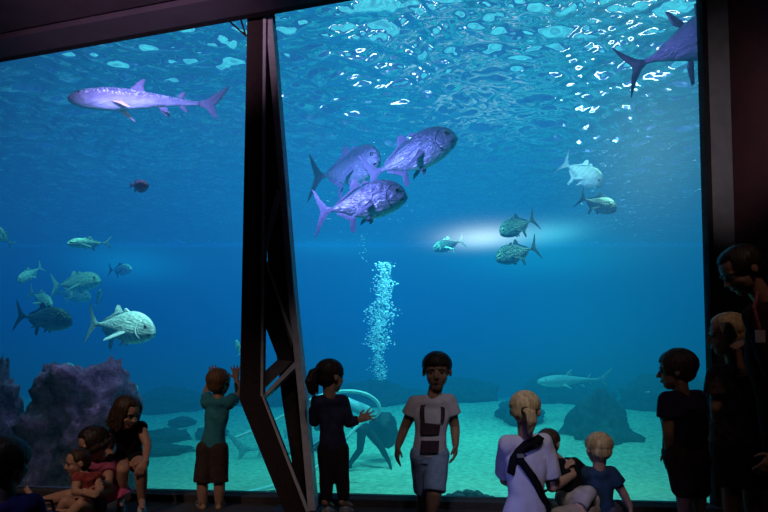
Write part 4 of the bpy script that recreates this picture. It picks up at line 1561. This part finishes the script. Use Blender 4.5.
sk.loft([P['ring'](t, P['tw'](max(t, -.1)) + .012 + k, P['td'](max(t, -.1)) + .012 + k) for t, k in ((.16, 0), (.0, .02), (-.15, .05), (-.3, .06))], 28)
P['dress']('skirt', sk, M_pink, .006, 2, .008, 30)
mb = hair_cap(P['f'], low=.02)
locks(mb, P['f'], 50, 50, 310, 112, r=.065, seed=24, hang=.12, curl=2.2)
locks(mb, P['f'], 22, -66, 66, 52, r=.06, seed=25)
hair_obj(P, H_dark, mb)

# 12 toddler on her lap
Y = 3.66
J = joints(Y, head=(77, 463), sl=(78, 479, -.04), sr=(96, 478, .04), el=(75, 492, -.08), wl=(86, 493, -.14), er=(100, 491, .0), wr=(92, 495, -.10),
           hl=(82, 508), hr=(96, 508, .03), kl=(66, 502, -.06), kr=(80, 505, -.12), al=(58, 514, -.05), ar=(66, 518, -.14), tl=(50, 510, -.06), tr=(58, 515, -.16))
P = person('toddler in orange red top sitting between the legs of the curly haired girl', J, .160, (J['hl'].x, Y, 0), (-.7, -.6, -.12), (-.6, -.7, 0), M_skin, H_brown, bulk=1.05,
           hands=dict(l=((.5, -.2, 0), (0, -1, .3), (0, 0, 1), .45, .1), r=((-.5, -.2, 0), (0, -1, .3), (0, 0, 1), .45, .1)))
shirt(P, cloth('orange_red_cotton', (.45, .09, .05), (.2, .04, .06), 40), hem=-.05, ease=.012, tank=True, nm='vest')
pants(P, cloth('dark_baby_cotton', (.05, .035, .04)), .5, .014, 1.1)
mb = hair_cap(P['f'])
locks(mb, P['f'], 36, 62, 298, 88, r=.03, seed=26)
locks(mb, P['f'], 12, -60, 60, 34, r=.03, seed=27)
hair_obj(P, H_brown, mb)

# 13 child at the lower left corner
Y = 2.55
J = joints(Y, head=(7, 464), sl=(-18, 506), sr=(30, 506), el=(-24, 545, .08), wl=(0, 560, .2), er=(38, 545, .08), wr=(14, 562, .2),
           hl=(-6, 578), hr=(18, 578), kl=(-20, 560, .25), kr=(34, 560, .25), al=(0, 583, .30), ar=(16, 583, .36), tl=(-6, 583, .40), tr=(24, 583, .46))
P = person('dark haired child in blue shirt seen from behind in the lower left corner', J, .215, (J['hl'].x + .05, Y, 0), (.1, 1, 0), (0, 1, 0), M_skin2, H_dark,
           hands=dict(l=((.6, .4, -.1), (0, -.3, 1), (0, 1, 0), .4, .1), r=((-.6, .4, -.1), (0, -.3, 1), (0, 1, 0), .4, .1)), foot=True)
shirt(P, cloth('blue_jersey', (.035, .045, .15), (.025, .03, .11)), hem=-.1, sleeve=.6, ease=.016)
pants(P, cloth('black_cotton', (.02, .018, .02)), .95, .014, 1.1)
mb = hair_cap(P['f'], low=.03)
locks(mb, P['f'], 50, 45, 315, 108, r=.06, seed=28)
locks(mb, P['f'], 20, -60, 60, 52, r=.05, seed=29)
hair_obj(P, H_dark, mb)

# 14 diver working on the sand
pl, pr_ = on_sand(344, 471), on_sand(391, 468)
Y = (pl.y + pr_.y) / 2
J = joints(Y, head=(322, 425, -.05), sl=(337, 417, -.12), sr=(340, 411, .14), el=(327, 440, -.18), wl=(314, 450, -.15), er=(330, 436, .16), wr=(316, 445, .12),
           hl=(362, 430, -.10), hr=(366, 428, .10), kl=(360, 450, -.12), kr=(381, 447, .06), al=(348, 466, -.10), ar=(389, 462, .08), tl=(338, 470, -.12), tr=(391, 468, .0))
M_suit = mat('black_wetsuit', (.010, .014, .018), rough=.6, scale=30, bump=.1)
P = person('diver in dark wetsuit bending over the sand behind the ponytailed girl', J, .20, (J['al'].x, Y, pl.z), (-.8, .0, -.5), (-.2, 0, -1), M_suit, M_suit, bulk=1.15, foot=True, barefoot=False, voxel=.007, face=False,
           hands=dict(l=((-1, 0, -.4), (0, -.4, 1), (0, 1, 0), .4, .1), r=((-1, 0, -.4), (0, .4, 1), (0, -1, 0), .4, .1)))
dt = MB()
c0, c1 = at(341, 400, Y), at(366, 411, Y)
dt.cap(c0, .075, c1, .085, 16)
dt.cap(c0 - (c1 - c0).normalized() * .1, .025, c0, .03)
put('air_tank', fuse(dt, 'air_tank', .008, 1), mat('pale_tank_paint', (.55, .75, .75), (.45, .65, .66), rough=.4), P['root'], base=P['B'])
mk = MB().ell(P['f'].p(0, .36, .02), (.05, .05, .045), P['f'].M)
put('mask', mk.mesh('mask'), mat('mask_lens', (.1, .12, .14), rough=.15), P['root'], base=P['B'])
for s, (a_, t_) in enumerate((('al', 'tl'), ('ar', 'tr'))):
    n_, t = J[a_], J[t_]
    d = (t - n_).normalized()
    fb = MB().loft([(n_ - d * .06, V((0, .05, 0)), V((0, 0, .05))), (t, V((0, .065, 0)), V((0, 0, .035))), (t + d * .16, V((0, .085, 0)), V((0, 0, .012)))], 16)
    put('fin', fuse(fb, 'fin', .008, 1), M_suit, P['root'], base=P['B'])
# dark lump behind the diver's hip
rock('dark_lump', 'dark bulky lump on the sand right behind the diver', at(383, 430, Y + .5), (.22, .22, .26), M_suit, 33, 'bag', .2, 1.3)

# hose
hp = [(236, 438), (262, 428), (285, 416), (305, 402), (325, 393.5), (345, 390.5), (362, 392), (374, 397.5), (380.5, 406), (379, 414), (370, 419.5), (360, 423), (352, 432), (340, 447), (325, 462), (300, 478), (268, 488), (240, 494)]
hd_ = [6.9, 6.9, 6.9, 6.95, 7.0, 7.05, 7.1, 7.15, 7.2, 7.25, 7.3, 7.3, 7.25, 7.2, 7.1, 6.9, 6.7, 6.6]
crv = bpy.data.curves.new('hose', 'CURVE')
crv.dimensions = '3D'
crv.bevel_depth = .021
crv.bevel_resolution = 4
spn = crv.splines.new('NURBS')
spn.points.add(len(hp) - 1)
for i, ((x, y), d) in enumerate(zip(hp, hd_)):
    q = at(x, y, d)
    spn.points[i].co = (*q, 1)
spn.use_endpoint_u = True
spn.order_u = 4
spn.resolution_u = 10
crv.materials.append(mat('pale_hose', (.75, .95, .95), (.68, .88, .9), rough=.4))
o = bpy.data.objects.new('hose', crv)
COL.objects.link(o)
dg = bpy.context.evaluated_depsgraph_get()
hm = bpy.data.meshes.new_from_object(o.evaluated_get(dg))
bpy.data.objects.remove(o)
o = put('hose', hm, crv.materials[0])
tag(o, 'pale cyan hose looping in the water around the diver', 'hose')

# soft bag on the floor at lower left
bg = MB()
c = at(46, 508, 3.45)
bg.loft([(V((c.x, c.y, z)), V((w, 0, 0)), V((0, w * .6, 0))) for z, w in ((.003, .09), (.04, .12), (.10, .11), (.15, .07))], 20)
o = put('cloth_bag', fuse(bg, 'cloth_bag', .006, 2, .012, 22), cloth('purple_blue_cloth', (.06, .05, .22), (.02, .02, .06), 40), base=V((c.x, c.y, 0)))
tag(o, 'small purple blue cloth bag on the floor below the outstretched bare foot', 'bag')
ht = MB().chain([(c + V((-.05, 0, .08)), .008), (c + V((-.03, 0, .15)), .008), (c + V((.03, 0, .15)), .008), (c + V((.05, 0, .08)), .008)])
for i in range(len(ht.v)):
    x, y, z = ht.v[i]
    ht.v[i] = (x, y, z - c.z + .06)
put('handle', fuse(ht, 'handle', .004, 1), M_strap, o, base=V((c.x, c.y, 0)))


# ------------------------------------------------------------------ lights
def spot(name, loc, tgt, col, e, ang=60, blend=.8, r=.15):
    l = bpy.data.lights.new(name, 'SPOT')
    l.energy = e
    l.color = col
    l.spot_size = math.radians(ang)
    l.spot_blend = blend
    l.shadow_soft_size = r
    o = bpy.data.objects.new(name, l)
    COL.objects.link(o)
    o.location = loc
    o.rotation_euler = (V(tgt) - V(loc)).to_track_quat('-Z', 'Y').to_euler()
    return o


CY_ = (.32, 1.0, .68)
for (x, y, tx, ty, e, c) in ((-4.0, 6.6, -3.8, 7.4, 190, CY_), (-1.6, 6.8, -1.4, 8.0, 330, CY_), (1.0, 6.6, .9, 8.0, 1000, CY_), (3.0, 7.4, 2.6, 8.6, 560, (.62, 1.0, .62)), (.6, 9.6, .6, 11.0, 760, CY_), (-3.6, 9.6, -3.2, 11.0, 260, CY_), (4.0, 10.6, 3.6, 12.0, 420, CY_)):
    spot('tank_spot', (x, y, 4.1), (tx, ty, -.3), c, e, 100, 1.0)
spot('tank_spot', (.9, 7.6, 3.9), on_sand(482, 440), CY_, 330, 16, 1)  # spot added to brighten this patch of sand
spot('tank_spot', (-1.1, 6.8, 4.1), on_sand(255, 470), CY_, 200, 20, 1)
PU = (.40, .31, 1.0)
spot('violet_spot', (-2.5, 4.95, 3.9), at(150, 100, 6.3), (.48, .31, 1), 560, 75, .9)
spot('violet_spot', (-1.25, 4.8, 3.45), at(382, 178, 5.7), (.36, .27, 1), 300, 80, .6)
spot('violet_spot', (1.7, 4.4, 4.2), at(680, 50, 5.3), PU, 130, 70, 1)
spot('violet_spot', (-2.5, 5.9, 4.1), at(80, 430, 5.5), (.75, .5, 1), 200, 34, 1)
spot('violet_spot', (-1.5, 4.75, 3.2), at(80, 430, 5.5), (.75, .30, 1), 130, 34, 1)
spot('tank_spot', (-1.6, 5.1, 3.2), at(125, 325, 6.1), (.55, 1, .9), 900, 22, .8)  # this and the next spots added to brighten single fish and the bubbles
spot('tank_spot', (.3, 7.0, 4.2), at(381, 310, 8), (.6, 1, 1), 500, 30, .9)
spot('tank_spot', (1.9, 5.2, 4.4), at(583, 172, 7.3), (.8, .95, 1), 600, 16, .8)

# fill spots added without fixtures, mostly warm, for visitors, header and column
def area(name, loc, tgt, col, e, sz):
    l = bpy.data.lights.new(name, 'AREA')
    l.energy = e
    l.color = col
    l.size = sz
    o = bpy.data.objects.new(name, l)
    COL.objects.link(o)
    o.location = loc
    o.rotation_euler = (V(tgt) - V(loc)).to_track_quat('-Z', 'Y').to_euler()
    return o
HS = (1, .70, .66)
spot('fill_spot', (-1.2, 1.6, 2.3), (-1.7, 4.1, 3.6), (1, .62, .9), 210, 50, 1, .04)
spot('fill_spot', (.3, .9, 3.35), (.5, 3.7, .3), HS, 22, 52, 1, .04)
spot('fill_spot', (-2.1, .9, 3.35), (-2.0, 4.0, .3), (1, .68, .55), 130, 42, 1, .04)
spot('fill_spot', (.5, .9, 3.35), (.80, 3.35, .66), (.85, .82, 1), 105, 24, 1, .04)
spot('fill_spot', (1.75, 2.6, 2.2), (2.36, 4.06, 2.6), (.9, .85, .9), 32, 58, 1, .04)
spot('fill_spot', (-.1, 1.0, 3.35), (-.28, 4.0, .75), (1, .8, .75), 34, 24, 1, .04)
spot('fill_spot', (1.3, .9, 3.3), (1.75, 2.9, .9), (1, .62, .52), 20, 40, 1, .04)
spot('fill_spot', (-.4, 1.9, 1.0), (.78, 3.2, .2), (.22, .26, 1), 40, 30, 1, .04)
spot('fill_spot', (-2.4, 1.4, 1.6), (-1.62, 2.55, .3), (.3, .35, 1), 14, 30, 1, .04)

w = bpy.data.worlds.new('World')
SC.world = w
w.use_nodes = True
w.node_tree.nodes['Background'].inputs['Color'].default_value = (.01, .02, .03, 1)
w.node_tree.nodes['Background'].inputs['Strength'].default_value = .2
SC.view_settings.view_transform = 'Standard'
SC.view_settings.look = 'None'
SC.view_settings.exposure = 0
SC.cycles.sample_clamp_indirect = 4
SC.cycles.max_bounces = 10
SC.cycles.transparent_max_bounces = 16

for o in PENDING:
    COL.objects.link(o)
